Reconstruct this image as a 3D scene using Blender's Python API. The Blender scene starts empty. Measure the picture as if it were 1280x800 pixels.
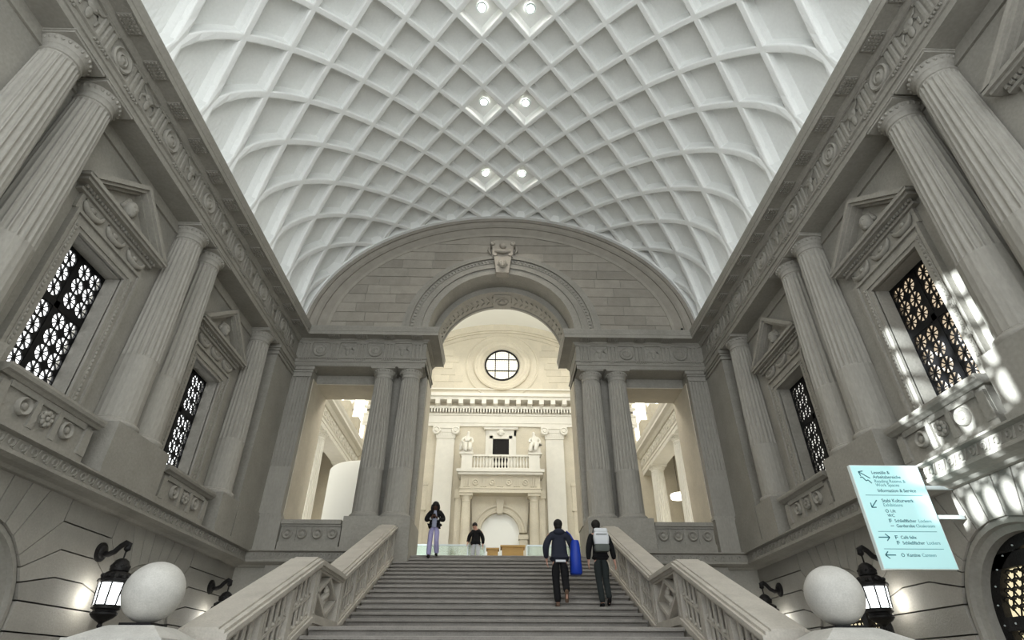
import bpy, bmesh, math, random
from mathutils import Vector, Matrix
random.seed(7)
PI = math.pi
scene = bpy.context.scene
COL = scene.collection

# ------------------------------------------------------------------ camera, world, sun, exposure
cam_d = bpy.data.cameras.new('camera')
cam_d.sensor_width = 36.0
cam_d.lens = 19.333
cam_d.clip_start = 0.05
cam_d.clip_end = 400
cam = bpy.data.objects.new('camera', cam_d)
COL.objects.link(cam)
RW = ((0.99973038, 0.013959, 0.01855576), (-0.02316579, 0.54500565, 0.83811228), (0.00158622, -0.83831616, 0.54518208))
rot = Matrix([[r[0], -r[1], -r[2]] for r in RW])
cam.matrix_world = rot.to_4x4()
scene.camera = cam

world = bpy.data.worlds.new('overcast_sky')
scene.world = world
world.use_nodes = True
bg = world.node_tree.nodes['Background']
bg.inputs[0].default_value = (0.94, 0.98, 1.0, 1)
bg.inputs[1].default_value = 1.75

sun_d = bpy.data.lights.new('sun', 'SUN')
sun_d.energy = 13.0
sun_d.angle = math.radians(0.53)
sun_d.color = (0.90, 0.97, 1.0)
sun = bpy.data.objects.new('sun', sun_d)
sun.rotation_euler = Vector((15.3, 4.15, -1.75)).to_track_quat('-Z', 'Y').to_euler()
COL.objects.link(sun)

vs = scene.view_settings
vs.view_transform = 'Standard'
vs.look = 'None'
vs.gamma = 1.0
vs.use_curve_mapping = False
vs.exposure = 0.62


def area(name, loc, rot_e, sx, sy, power, color):
    d = bpy.data.lights.new(name, 'AREA')
    d.shape = 'RECTANGLE'
    d.size, d.size_y = sx, sy
    d.energy = power
    d.color = color
    o = bpy.data.objects.new(name, d)
    o.location = loc
    o.rotation_euler = rot_e
    COL.objects.link(o)
    return o


WARM = (1.0, 0.86, 0.64)
area('rear_hall_fill', (0, 27, 19.0), (0, 0, 0), 9, 12, 300, (1.0, 0.95, 0.86))  # added area lamp under the vault, brightens the rear hall
for sx in (-1, 1):
    area('reveal_fill', (sx * 5.6, 21.2, 11.5), (math.radians(-28), 0, 0), 2.5, 1.0, 160, (1.0, 0.93, 0.80))  # added lamps throwing warm light back onto the opening reveals
area('rear_hall_fill', (0, 24, 10.0), (PI, 0, 0), 6, 5, 190, (1.0, 0.95, 0.86))  # added uplight in mid-air, brightens the rear vault


for sx in (-1, 1):      # added fill lamps hidden on the side cornices, brightening the vault
    area('vault_fill', (sx * 7.02, 6.5, 10.50), (PI, sx * .30, 0), .12, 20, 28, (0.95, 0.99, 1.0))


# ------------------------------------------------------------------ materials
def mat(name, col, rough=0.8, metal=0.0, var=0.0, scale=3.0, bump=0.0, bscale=40.0, rand=0.0, spec=0.3,
        emit=None, estr=0.0, streak=0.0, stretch=None):
    m = bpy.data.materials.new(name)
    m.use_nodes = True
    nt = m.node_tree
    N, L = nt.nodes, nt.links
    b = N['Principled BSDF']
    b.inputs['Roughness'].default_value = rough
    b.inputs['Metallic'].default_value = metal
    b.inputs['Specular IOR Level'].default_value = spec
    b.inputs['Base Color'].default_value = (*col, 1)
    if emit:
        b.inputs['Emission Color'].default_value = (*emit, 1)
        b.inputs['Emission Strength'].default_value = estr
    if var or rand or bump:
        tc = N.new('ShaderNodeTexCoord')
        src = tc.outputs['Object']
        if stretch:
            mp = N.new('ShaderNodeMapping')
            mp.inputs['Scale'].default_value = stretch
            L.new(src, mp.inputs[0])
            src = mp.outputs[0]
        val = None
        if var:
            n = N.new('ShaderNodeTexNoise')
            n.inputs['Scale'].default_value = scale
            n.inputs['Detail'].default_value = 5
            n.inputs['Roughness'].default_value = 0.62
            L.new(src, n.inputs['Vector'])
            mr = N.new('ShaderNodeMapRange')
            mr.inputs[1].default_value, mr.inputs[2].default_value = 0.25, 0.75
            mr.inputs[3].default_value, mr.inputs[4].default_value = 1 - var, 1 + var
            L.new(n.outputs['Fac'], mr.inputs[0])
            val = mr.outputs[0]
            n3 = N.new('ShaderNodeTexNoise')
            n3.inputs['Scale'].default_value = scale * 14
            n3.inputs['Detail'].default_value = 3
            L.new(src, n3.inputs['Vector'])
            mr3 = N.new('ShaderNodeMapRange')
            mr3.inputs[1].default_value, mr3.inputs[2].default_value = 0.3, 0.7
            mr3.inputs[3].default_value, mr3.inputs[4].default_value = 1 - var * .6, 1 + var * .6
            L.new(n3.outputs['Fac'], mr3.inputs[0])
            mm = N.new('ShaderNodeMath')
            mm.operation = 'MULTIPLY'
            L.new(val, mm.inputs[0])
            L.new(mr3.outputs[0], mm.inputs[1])
            val = mm.outputs[0]
        if rand:
            oi = N.new('ShaderNodeObjectInfo')
            mr = N.new('ShaderNodeMapRange')
            mr.inputs[3].default_value, mr.inputs[4].default_value = 1 - rand, 1 + rand
            L.new(oi.outputs['Random'], mr.inputs[0])
            if val:
                mm = N.new('ShaderNodeMath')
                mm.operation = 'MULTIPLY'
                L.new(val, mm.inputs[0])
                L.new(mr.outputs[0], mm.inputs[1])
                val = mm.outputs[0]
            else:
                val = mr.outputs[0]
        if val:
            mx = N.new('ShaderNodeVectorMath')
            mx.operation = 'SCALE'
            mx.inputs[0].default_value = col
            L.new(val, mx.inputs['Scale'])
            L.new(mx.outputs[0], b.inputs['Base Color'])
        if bump:
            n2 = N.new('ShaderNodeTexNoise')
            n2.inputs['Scale'].default_value = bscale
            n2.inputs['Detail'].default_value = 4
            L.new(src, n2.inputs['Vector'])
            bp = N.new('ShaderNodeBump')
            bp.inputs['Strength'].default_value = bump
            bp.inputs['Distance'].default_value = 0.02
            L.new(n2.outputs['Fac'], bp.inputs['Height'])
            L.new(bp.outputs[0], b.inputs['Normal'])
    return m


def emitter(name, col, s):
    return mat(name, (0.8, 0.8, 0.8), 0.5, emit=col, estr=s)


STONE = mat('limestone', (0.285, 0.272, 0.24), 0.75, var=0.13, scale=1.3, bump=0.25, bscale=30, rand=0.05)
BLOCK = mat('limestone_blocks', (0.295, 0.28, 0.248), 0.75, var=0.10, scale=2.0, bump=0.25, bscale=30, rand=0.10)
ASHLAR = mat('lunette_ashlar', (0.31, 0.285, 0.245), 0.8, var=0.12, scale=3.0, bump=0.2, bscale=30, rand=0.13)
SHAFT = mat('column_limestone', (0.31, 0.297, 0.265), 0.75, var=0.12, scale=1.6, bump=0.2, bscale=35, rand=0.05, stretch=(1, 1, .35))
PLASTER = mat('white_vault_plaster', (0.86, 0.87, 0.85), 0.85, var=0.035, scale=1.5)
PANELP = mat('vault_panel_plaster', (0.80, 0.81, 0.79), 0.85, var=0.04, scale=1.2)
STEPM = mat('stair_stone', (0.24, 0.225, 0.205), 0.7, var=0.15, scale=3, bump=0.15, rand=0.06)
RAILM = mat('balustrade_stone', (0.47, 0.44, 0.39), 0.6, var=0.14, scale=3, bump=0.15)
BALLM = mat('ball_stone', (0.50, 0.49, 0.46), 0.6, var=0.13, scale=5, bump=0.15, bscale=60)
IRON = mat('dark_bronze_grille', (0.006, 0.006, 0.007), 0.5, 0.3)
IRONW = mat('wrought_iron', (0.018, 0.017, 0.017), 0.5, 0.5, var=0.4, scale=30, bump=0.3, bscale=60)
CREAM = mat('cream_limestone', (0.62, 0.565, 0.45), 0.8, var=0.08, scale=1.2, rand=0.07)
CREAMW = mat('pale_marble', (0.74, 0.71, 0.63), 0.7, var=0.05, scale=3)
REARV = mat('rear_vault_plaster', (0.88, 0.88, 0.83), 0.85)
DARK = mat('dark_doorway', (0.012, 0.010, 0.009), 0.8)
WINW = emitter('daylit_window_glass', (0.98, 1.0, 1.0), 2.2)
WINB = emitter('bright_clerestory_glass', (1.0, 0.99, 0.93), 1.7)
WINO = emitter('oculus_lit_glass', (1.0, 0.92, 0.70), 0.52)
WINP = emitter('pale_window_glass', (1.0, 0.97, 0.90), 0.55)
WINC = emitter('lamplit_window_glass', (1.0, 0.78, 0.52), 0.42)
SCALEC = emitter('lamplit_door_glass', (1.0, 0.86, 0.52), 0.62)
LANTG = emitter('lantern_glass', (0.93, 0.98, 1.0), 2.6)
LENS = emitter('downlight_lens', (1.0, 0.95, 0.86), 40.0)
GLASSR = mat('green_railing_glass', (0.55, 0.74, 0.62), 0.15, var=0.12, scale=6)
WOOD = mat('honey_wood', (0.55, 0.34, 0.11), 0.5, var=0.12, scale=4, stretch=(1, 1, 8))
FLOORM = mat('floor_stone', (0.30, 0.28, 0.25), 0.6, var=0.1, scale=2)
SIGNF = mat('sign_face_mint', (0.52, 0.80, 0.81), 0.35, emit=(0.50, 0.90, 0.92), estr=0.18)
SIGNE = mat('sign_edge_white', (0.8, 0.9, 0.9), 0.4)
STEEL = mat('bracket_pale_steel', (0.62, 0.68, 0.68), 0.35, 0.3)
INK = mat('sign_ink', (0.02, 0.16, 0.20), 0.6)
INK2 = mat('sign_ink_pale', (0.10, 0.34, 0.38), 0.6)
NAVY = mat('navy_fabric', (0.020, 0.023, 0.036), 0.9)
BLACK = mat('black_fabric', (0.007, 0.007, 0.008), 0.9)
CHAR = mat('charcoal_denim', (0.020, 0.025, 0.025), 0.9)
LILAC = mat('lilac_denim', (0.36, 0.34, 0.55), 0.9, var=0.08, scale=8)
PALEB = mat('pale_blue_shirt', (0.30, 0.32, 0.42), 0.9)
PALEG = mat('pale_grey_trousers', (0.55, 0.57, 0.60), 0.9)
SKIN1 = mat('skin_brown', (0.09, 0.045, 0.03), 0.6)
SKIN2 = mat('skin_fair', (0.55, 0.32, 0.24), 0.6)
HAIR = mat('dark_hair', (0.010, 0.008, 0.007), 0.7)
SHOE = mat('tan_shoe', (0.12, 0.075, 0.05), 0.7)
BAGB = mat('blue_bag', (0.010, 0.04, 0.34), 0.4)
PACKW = mat('white_backpack', (0.62, 0.64, 0.66), 0.7)
PACKG = mat('grey_backpack', (0.09, 0.10, 0.09), 0.8)


# ------------------------------------------------------------------ mesh helpers
class MB:
    def __init__(s):
        s.v, s.f = [], []

    def add(s, vs_, fs_):
        n = len(s.v)
        s.v += [tuple(p) for p in vs_]
        s.f += [tuple(i + n for i in f) for f in fs_]
        return s

    def box(s, x0, x1, y0, y1, z0, z1):
        return s.add([(x0, y0, z0), (x1, y0, z0), (x1, y1, z0), (x0, y1, z0), (x0, y0, z1), (x1, y0, z1), (x1, y1, z1), (x0, y1, z1)],
                     [(0, 3, 2, 1), (4, 5, 6, 7), (0, 1, 5, 4), (1, 2, 6, 5), (2, 3, 7, 6), (3, 0, 4, 7)])

    def prism(s, poly, a, b, ax='y'):
        """poly (p,q) extruded along ax from a to b; ax 'y': (x,z); 'x': (y,z); 'z': (x,y)"""
        def P(p, t):
            return {'y': (p[0], t, p[1]), 'x': (t, p[0], p[1]), 'z': (p[0], p[1], t)}[ax]
        n = len(poly)
        vs_ = [P(p, a) for p in poly] + [P(p, b) for p in poly]
        fs_ = [tuple(range(n)), tuple(range(2 * n - 1, n - 1, -1))]
        fs_ += [(i, (i + 1) % n, n + (i + 1) % n, n + i) for i in range(n)]
        return s.add(vs_, fs_)

    def lathe(s, prof, n=24, c=(0, 0, 0), ax='z', a0=0, a1=2 * PI):
        full = abs(a1 - a0 - 2 * PI) < 1e-6
        m = n if full else n + 1
        vs_, fs_ = [], []
        for i in range(m):
            a = a0 + (a1 - a0) * i / n
            ca, sa = math.cos(a), math.sin(a)
            for r, h in prof:
                p = {'z': (r * ca, r * sa, h), 'y': (r * ca, h, r * sa), 'x': (h, r * ca, r * sa)}[ax]
                vs_.append((p[0] + c[0], p[1] + c[1], p[2] + c[2]))
        k = len(prof)
        for i in range(n):
            j = (i + 1) % m
            for q in range(k - 1):
                fs_.append((i * k + q, j * k + q, j * k + q + 1, i * k + q + 1))
        if full:
            fs_.append(tuple(i * k for i in range(n)))
            fs_.append(tuple(i * k + k - 1 for i in range(n - 1, -1, -1)))
        return s.add(vs_, fs_)

    def ringsweep(s, prof, c, n=48, a0=0.0, a1=PI, ax='y'):
        """closed profile (r,h) swept about axis through c between angles; capped"""
        vs_, fs_ = [], []
        k = len(prof)
        for i in range(n + 1):
            a = a0 + (a1 - a0) * i / n
            ca, sa = math.cos(a), math.sin(a)
            for r, h in prof:
                p = {'y': (r * ca, h, r * sa), 'x': (h, r * ca, r * sa)}[ax]
                vs_.append((p[0] + c[0], p[1] + c[1], p[2] + c[2]))
        for i in range(n):
            for q in range(k):
                q2 = (q + 1) % k
                fs_.append((i * k + q, (i + 1) * k + q, (i + 1) * k + q2, i * k + q2))
        fs_ += [tuple(range(k)), tuple(n * k + q for q in range(k - 1, -1, -1))]
        return s.add(vs_, fs_)

    def tube(s, path, radii, n=10):
        if not isinstance(radii, (list, tuple)):
            radii = [radii] * len(path)
        path = [Vector(p) for p in path]
        vs_, fs_ = [], []
        up = Vector((0, 0, 1))
        for i, p in enumerate(path):
            t = (path[min(i + 1, len(path) - 1)] - path[max(i - 1, 0)]).normalized()
            ref = up if abs(t.z) < 0.95 else Vector((1, 0, 0))
            a = t.cross(ref).normalized()
            b = a.cross(t)
            for k in range(n):
                an = 2 * PI * k / n
                vs_.append(p + (a * math.cos(an) + b * math.sin(an)) * radii[i])
        for i in range(len(path) - 1):
            for k in range(n):
                k2 = (k + 1) % n
                fs_.append((i * n + k, i * n + k2, (i + 1) * n + k2, (i + 1) * n + k))
        fs_ += [tuple(range(n - 1, -1, -1)), tuple((len(path) - 1) * n + k for k in range(n))]
        return s.add(vs_, fs_)

    def sphere(s, c, r, n=16, m=10, sc=(1, 1, 1)):
        prof = [(r * math.sin(PI * i / m), -r * math.cos(PI * i / m)) for i in range(m + 1)]
        t = MB().lathe([(max(p, 1e-4), h) for p, h in prof], n)
        return s.add([(c[0] + x * sc[0], c[1] + y * sc[1], c[2] + z * sc[2]) for x, y, z in t.v], t.f)

    def sweep(s, path, prof, flip=1):
        """path of (d,y) points; profile (out,z); out = to the right of travel; x = flip*d"""
        n, k = len(path), len(prof)
        P = [Vector(p) for p in path]
        D = [(P[i + 1] - P[i]).normalized() for i in range(n - 1)]
        Nn = [Vector((d.y, -d.x)) for d in D]
        vs_, fs_ = [], []
        for i in range(n):
            if i == 0:
                off = Nn[0]
            elif i == n - 1:
                off = Nn[-1]
            else:
                h = (Nn[i - 1] + Nn[i])
                off = h / (1 + Nn[i - 1].dot(Nn[i]))
            for o, z in prof:
                q = P[i] + off * o
                vs_.append((q.x * flip, q.y, z))
        for i in range(n - 1):
            for q in range(k):
                q2 = (q + 1) % k
                fs_.append((i * k + q, (i + 1) * k + q, (i + 1) * k + q2, i * k + q2))
        fs_ += [tuple(range(k)), tuple((n - 1) * k + q for q in range(k - 1, -1, -1))]
        return s.add(vs_, fs_)

    def mesh(s, name, m, smooth=False):
        me = bpy.data.meshes.new(name)
        me.from_pydata(s.v, [], s.f)
        bm = bmesh.new()
        bm.from_mesh(me)
        bmesh.ops.recalc_face_normals(bm, faces=bm.faces)
        bm.to_mesh(me)
        bm.free()
        if smooth:
            me.polygons.foreach_set('use_smooth', [True] * len(me.polygons))
            if smooth != 'all':
                try:
                    me.set_sharp_from_angle(angle=math.radians(smooth if smooth is not True else 40))
                except Exception:
                    pass
        me.materials.append(m)
        return me

    def build(s, name, m, parent=None, loc=(0, 0, 0), rz=0.0, smooth=False):
        return inst(name, s.mesh(name, m, smooth), parent, loc, rz)


def inst(name, me, parent=None, loc=(0, 0, 0), rz=0.0, scale=None):
    o = bpy.data.objects.new(name, me)
    COL.objects.link(o)
    o.location = loc
    o.rotation_euler = (0, 0, rz)
    if scale:
        o.scale = scale
    if parent:
        o.parent = parent
    return o


def empty(name, loc=(0, 0, 0), rz=0.0, parent=None):
    return inst(name, None, parent, loc, rz)


def tag(o, label=None, cat=None, group=None, kind=None):
    if label:
        o['label'] = label
    if cat:
        o['category'] = cat
    if group:
        o['group'] = group
    if kind:
        o['kind'] = kind
    return o


def struct(o, label=None, cat=None):
    return tag(o, label, cat, kind='structure')


SIDES = (('left', -1), ('right', 1))


def ROT(sd):          # local +y looks into the hall
    return -PI / 2 if sd < 0 else PI / 2


# ------------------------------------------------------------------ key levels and lines (metres, eye at the origin)
ZF = -1.68                     # lower floor
ZL = 3.02                      # upper landing, top of the ledge
WALL = 7.75                    # upper side wall plane
LOW = 7.50                     # rusticated wall plane
BAYS = (3.75, 8.40, 13.05)
PAIRS = (6.07, 10.72)
YE = 17.0                      # frieze face of the end wall
Y0 = -5.0

# ------------------------------------------------------------------ floors
struct(MB().box(-9, 9, Y0, 17.5, ZF - .2, ZF).build('floor', FLOORM), 'grey stone floor of the stair hall', 'floor')
struct(MB().box(-11, 11, 17.43, 34.6, ZL - .25, ZL).build('floor', FLOORM), 'stone floor of the upper landing', 'floor')

# ------------------------------------------------------------------ vault
VA, VB, VZ = 7.15, 5.38, 10.60   # semi-elliptical section springing from the cornice
VX = 0.705                     # half cell across the hall (ribs run straight in plan)
VP = 0.78                      # half cell along the hall
VY = 8.42                      # an even crossing row
YLUN = 16.95                   # face of the lunette wall


def vpt(u, v, d=0.0):
    x = max(-VA * .9998, min(VA * .9998, VX * u))
    sn = x / VA
    cs = math.sqrt(1 - sn * sn)
    nx, nz = sn / VA, cs / VB
    L = math.hypot(nx, nz)
    drop = max(0.0, abs(u) - VA / VX) * .6
    return (x + d * nx / L, v, VZ + VB * cs + d * nz / L - drop)


sh = MB()
NS = 80
sv, sf = [], []
for j, y in enumerate((Y0, 17.3)):
    for i in range(NS + 1):
        sv.append(vpt(-10.6 + 21.2 * i / NS, y, 0.55))
    for i in range(NS + 1):
        sv.append(vpt(-10.6 + 21.2 * i / NS, y, 0.62))
n1 = NS + 1
for i in range(NS):
    sf += [(i, i + 1, 2 * n1 + i + 1, 2 * n1 + i), (n1 + i, n1 + i + 1, 3 * n1 + i + 1, 3 * n1 + i)]
ceiling = struct(sh.add(sv, sf).build('ceiling', PLASTER), 'white barrel vault with diamond coffers over the staircase', 'ceiling')

E1, E2, CD, CN = 0.066, 0.115, 0.33, 8


def coffer_mesh(k):
    m = MB()
    q = CN + 1

    def pt(a, b, d):
        u, v = k - 1 + a + b, (b - a) * VP
        return vpt(u, v, d)
    P = [pt(E2 + (1 - 2 * E2) * i / CN, E2 + (1 - 2 * E2) * j / CN, CD) for i in range(q) for j in range(q)]
    F = [(i * q + j, i * q + j + 1, (i + 1) * q + j + 1, (i + 1) * q + j) for i in range(CN) for j in range(CN)]
    m.add(P, F)
    for side in range(4):
        V = []
        for e, d in ((E1, 0.02), (E1 + .012, .2), (E2, CD)):
            for i in range(q):
                t = e + (1 - 2 * e) * i / CN
                a, b = ((t, e), (1 - e, t), (1 - t, 1 - e), (e, 1 - t))[side]
                V.append(pt(a, b, d))
        m.add(V, [(r * q + i, r * q + i + 1, (r + 1) * q + i + 1, (r + 1) * q + i) for r in range(2) for i in range(CN)])
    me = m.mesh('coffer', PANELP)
    return me


rows = range(-9, 7)
for k in range(-10, 11):
    me = coffer_mesh(k)
    off = VY if k % 2 == 1 else VY + VP
    for r in rows:
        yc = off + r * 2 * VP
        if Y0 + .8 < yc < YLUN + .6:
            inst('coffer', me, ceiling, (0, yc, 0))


def rib(c, sgn):
    """rib with v = c + sgn*u*VP, clipped to the hall"""
    pts = []
    u = -10.5
    us = []
    while u <= 10.501:
        v = c + sgn * u * VP
        if Y0 <= v <= YLUN - .1:
            us.append(u)
        u += 0.25
    if len(us) < 3:
        return
    m = MB()
    V = []
    hw = E1 + .006
    for u in us:
        for du, d in ((-hw, 0.02), (-hw * .72, 0), (hw * .72, 0), (hw, 0.02), (hw, .16), (-hw, .16)):
            V.append(vpt(u + du, c + sgn * (u - du) * VP, d))
    F = []
    for i in range(len(us) - 1):
        for q in range(6):
            F.append((i * 6 + q, (i + 1) * 6 + q, (i + 1) * 6 + (q + 1) % 6, i * 6 + (q + 1) % 6))
    F += [tuple(range(6)), tuple((len(us) - 1) * 6 + q for q in range(5, -1, -1))]
    m.add(V, F)
    m.build('rib', PLASTER, ceiling)


for i in range(-22, 18):
    rib(VY + i * 2 * VP, 1)
    rib(VY + i * 2 * VP, -1)

# recessed downlights
dl_rim = MB().lathe([(.10, 0.0), (.155, 0.0), (.16, -.03), (.12, -.05), (.10, -.02)], 20).mesh('rim', SIGNE, True)
dl_lens = MB().lathe([(.001, -.02), (.105, -.02), (.105, .0), (.001, .0)], 20).mesh('lens', LENS)
for r in range(-1, 3):
    for sx in (-1, 1):
        y = VY + r * 4 * VP
        x = VX * sx
        z = vpt(sx, y, CD - .02)[2]
        t = tag(empty('downlight', (x, y, z)), 'round glowing downlight in the vault, %s, on the %s side' % (
            ('rearmost pair', 'brightest starry pair', 'middle pair', 'pair nearest the stone lunette')[r + 1], 'daylit window' if sx < 0 else 'mint sign'), 'downlight', 'downlights in the vault')
        inst('rim', dl_rim, t)
        inst('lens', dl_lens, t)
        d = bpy.data.lights.new('downlight_beam', 'SPOT')
        d.energy = 160
        d.spot_size = math.radians(110)
        d.spot_blend = 0.8
        d.color = (1.0, 0.93, 0.82)
        d.shadow_soft_size = 0.1
        lo = bpy.data.objects.new('downlight_beam', d)
        COL.objects.link(lo)
        lo.parent = t
        lo.location = (0, 0, -.08)

# ------------------------------------------------------------------ entablature (one continuous run on each side)
ARCHI = [(-.6, 9.05), (.02, 9.05), (.02, 9.19), (.05, 9.20), (.05, 9.31), (.09, 9.33), (.09, 9.37), (-.6, 9.37)]
FRIEZE = [(-.6, 9.37), (0, 9.37), (0, 9.98), (-.6, 9.98)]
CORN = [(-.6, 9.98), (.05, 9.98), (.05, 10.02), (.10, 10.06), (.12, 10.10), (.43, 10.10), (.43, 10.08), (.455, 10.08), (.455, 10.20), (.47, 10.21),
        (.475, 10.25), (.49, 10.32), (.50, 10.36), (.50, 10.41), (-.6, 10.44)]
ENT_PATH = [(-7.2, Y0), (-7.2, YE), (-2.68, YE), (-2.68, 18.95)]

tri_m = MB()
for q in range(3):
    x = -.135 + q * .135
    tri_m.prism([(x - .05, 0), (x - .03, .03), (x + .03, .03), (x + .05, 0)], 9.39, 9.93, 'z')
tri_m.box(-.2, .2, 0, .04, 9.93, 9.985)
tri_m.box(-.2, .2, .0, .06, 9.325, 9.36)
for q in range(6):
    tri_m.prism([(-.18 + q * .072 - .02, .02), (-.18 + q * .072 - .014, .085), (-.18 + q * .072 + .014, .085), (-.18 + q * .072 + .02, .02)], 9.27, 9.325, 'z')
tri_me = tri_m.mesh('triglyph', STONE)
mut_m = MB().box(-.2, .2, .13, .41, 10.075, 10.105)
for a in range(6):
    for b in range(4):
        mut_m.lathe([(.022, 10.045), (.016, 10.08)], 6, (-.165 + a * .066, .17 + b * .066, 0))
mut_me = mut_m.mesh('mutule', STONE)
med_m = MB().lathe([(.25, 0), (.25, .05), (.22, .07), (.19, .04), (.15, .03), (.13, .06), (.10, .07), (.08, .05), (.05, .06), (.001, .09)], 20, (0, 0, 9.67), 'y')
med_me = med_m.mesh('medallion', STONE, 50)
skl = MB().sphere((0, .04, 9.78), .13, 12, 8, (1.05, .8, .8)).sphere((0, .05, 9.60), .08, 10, 8, (.9, .9, 1.7))
for s_ in (-1, 1):
    skl.tube([(s_ * .10, .05, 9.84), (s_ * .2, .06, 9.86), (s_ * .26, .05, 9.93)], [.035, .03, .012], 8)
    skl.tube([(s_ * .14, .04, 9.75), (s_ * .22, .05, 9.66), (s_ * .2, .04, 9.52)], [.03, .035, .02], 8)
    skl.sphere((s_ * .06, .12, 9.76), .03, 8, 6)
skl.v = [(x, max(y, 0) * .36, z) for x, y, z in skl.v]
skl_me = skl.mesh('ox_skull', STONE, True)

for n_, (sd, s) in enumerate(SIDES):
    t = struct(empty('trim_%d' % (n_ + 1)), 'carved stone entablature above the columns along the %s of the stair hall' % ('window wall lit from outside' if s < 0 else 'wall with the mint sign'), 'entablature')
    fl = 1 if s < 0 else -1
    MB().sweep(ENT_PATH, ARCHI, fl).build('architrave', STONE, t)
    MB().sweep(ENT_PATH, FRIEZE, fl).build('frieze', STONE, t)
    MB().sweep(ENT_PATH, CORN, fl).build('cornice', STONE, t)
    y = 5.22 - 2 * .926
    i = 0
    while y < 16.9:
        inst('medallion' if i % 2 else 'ox_skull', med_me if i % 2 else skl_me, t, (s * 7.2, y, 0), ROT(s))
        if y + .463 < 16.6:
            inst('triglyph', tri_me, t, (s * 7.2, y + .463, 0), ROT(s))
            inst('mutule', mut_me, t, (s * 7.2, y + .463, 0), ROT(s))
        y += .926
        i += 1
    for i, x in enumerate((6.38, 5.42, 4.45, 3.50)):
        inst('medallion' if i % 2 == 0 else 'ox_skull', med_me if i % 2 == 0 else skl_me, t, (s * x, YE, 0), PI)
    for x in (6.86, 5.90, 4.93, 3.97, 2.98):
        inst('triglyph', tri_me, t, (s * x, YE, 0), PI)
        if x < 6.5:
            inst('mutule', mut_me, t, (s * x, YE, 0), PI)

# ------------------------------------------------------------------ ledge with running scrolls
LEDGE = [(-.4, 2.62), (.10, 2.62), (.16, 2.66), (.30, 2.68), (.40, 2.72), (.40, 2.77), (.36, 2.79), (.36, 2.965), (.42, 2.98), (.46, 2.99), (.46, 3.02), (-.4, 3.02)]
scr = MB().ringsweep([(.035, 0), (.065, 0), (.06, .022), (.04, .022)], (0, 0, 2.878), 12, -.6, 1.55 * PI, 'y')
scr.prism([(-.13, 2.955), (-.10, 2.955), (-.045, 2.80), (-.075, 2.80)], 0, .018, 'y')
scr_me = scr.mesh('scroll', STONE)
for n_, (sd, s) in enumerate(SIDES):
    fl = 1 if s < 0 else -1
    t = struct(empty('trim_%d' % (n_ + 3)), 'projecting stone ledge with running scroll band on the %s lower wall' % ('plain niche' if s < 0 else 'iron door'), 'ledge')
    MB().sweep([(-LOW, Y0), (-LOW, 17.15), (-3.45, 17.15)], LEDGE, fl).build('moulding', STONE, t)
    y = 6.0
    while y < 16.5:
        inst('scroll', scr_me, t, (s * (LOW - .36), y, 0), ROT(s))
        y += .235
    x = 6.9
    while x > 3.6:
        inst('scroll', scr_me, t, (s * x, 17.15 - .36, 0), PI)
        x -= .235

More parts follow.
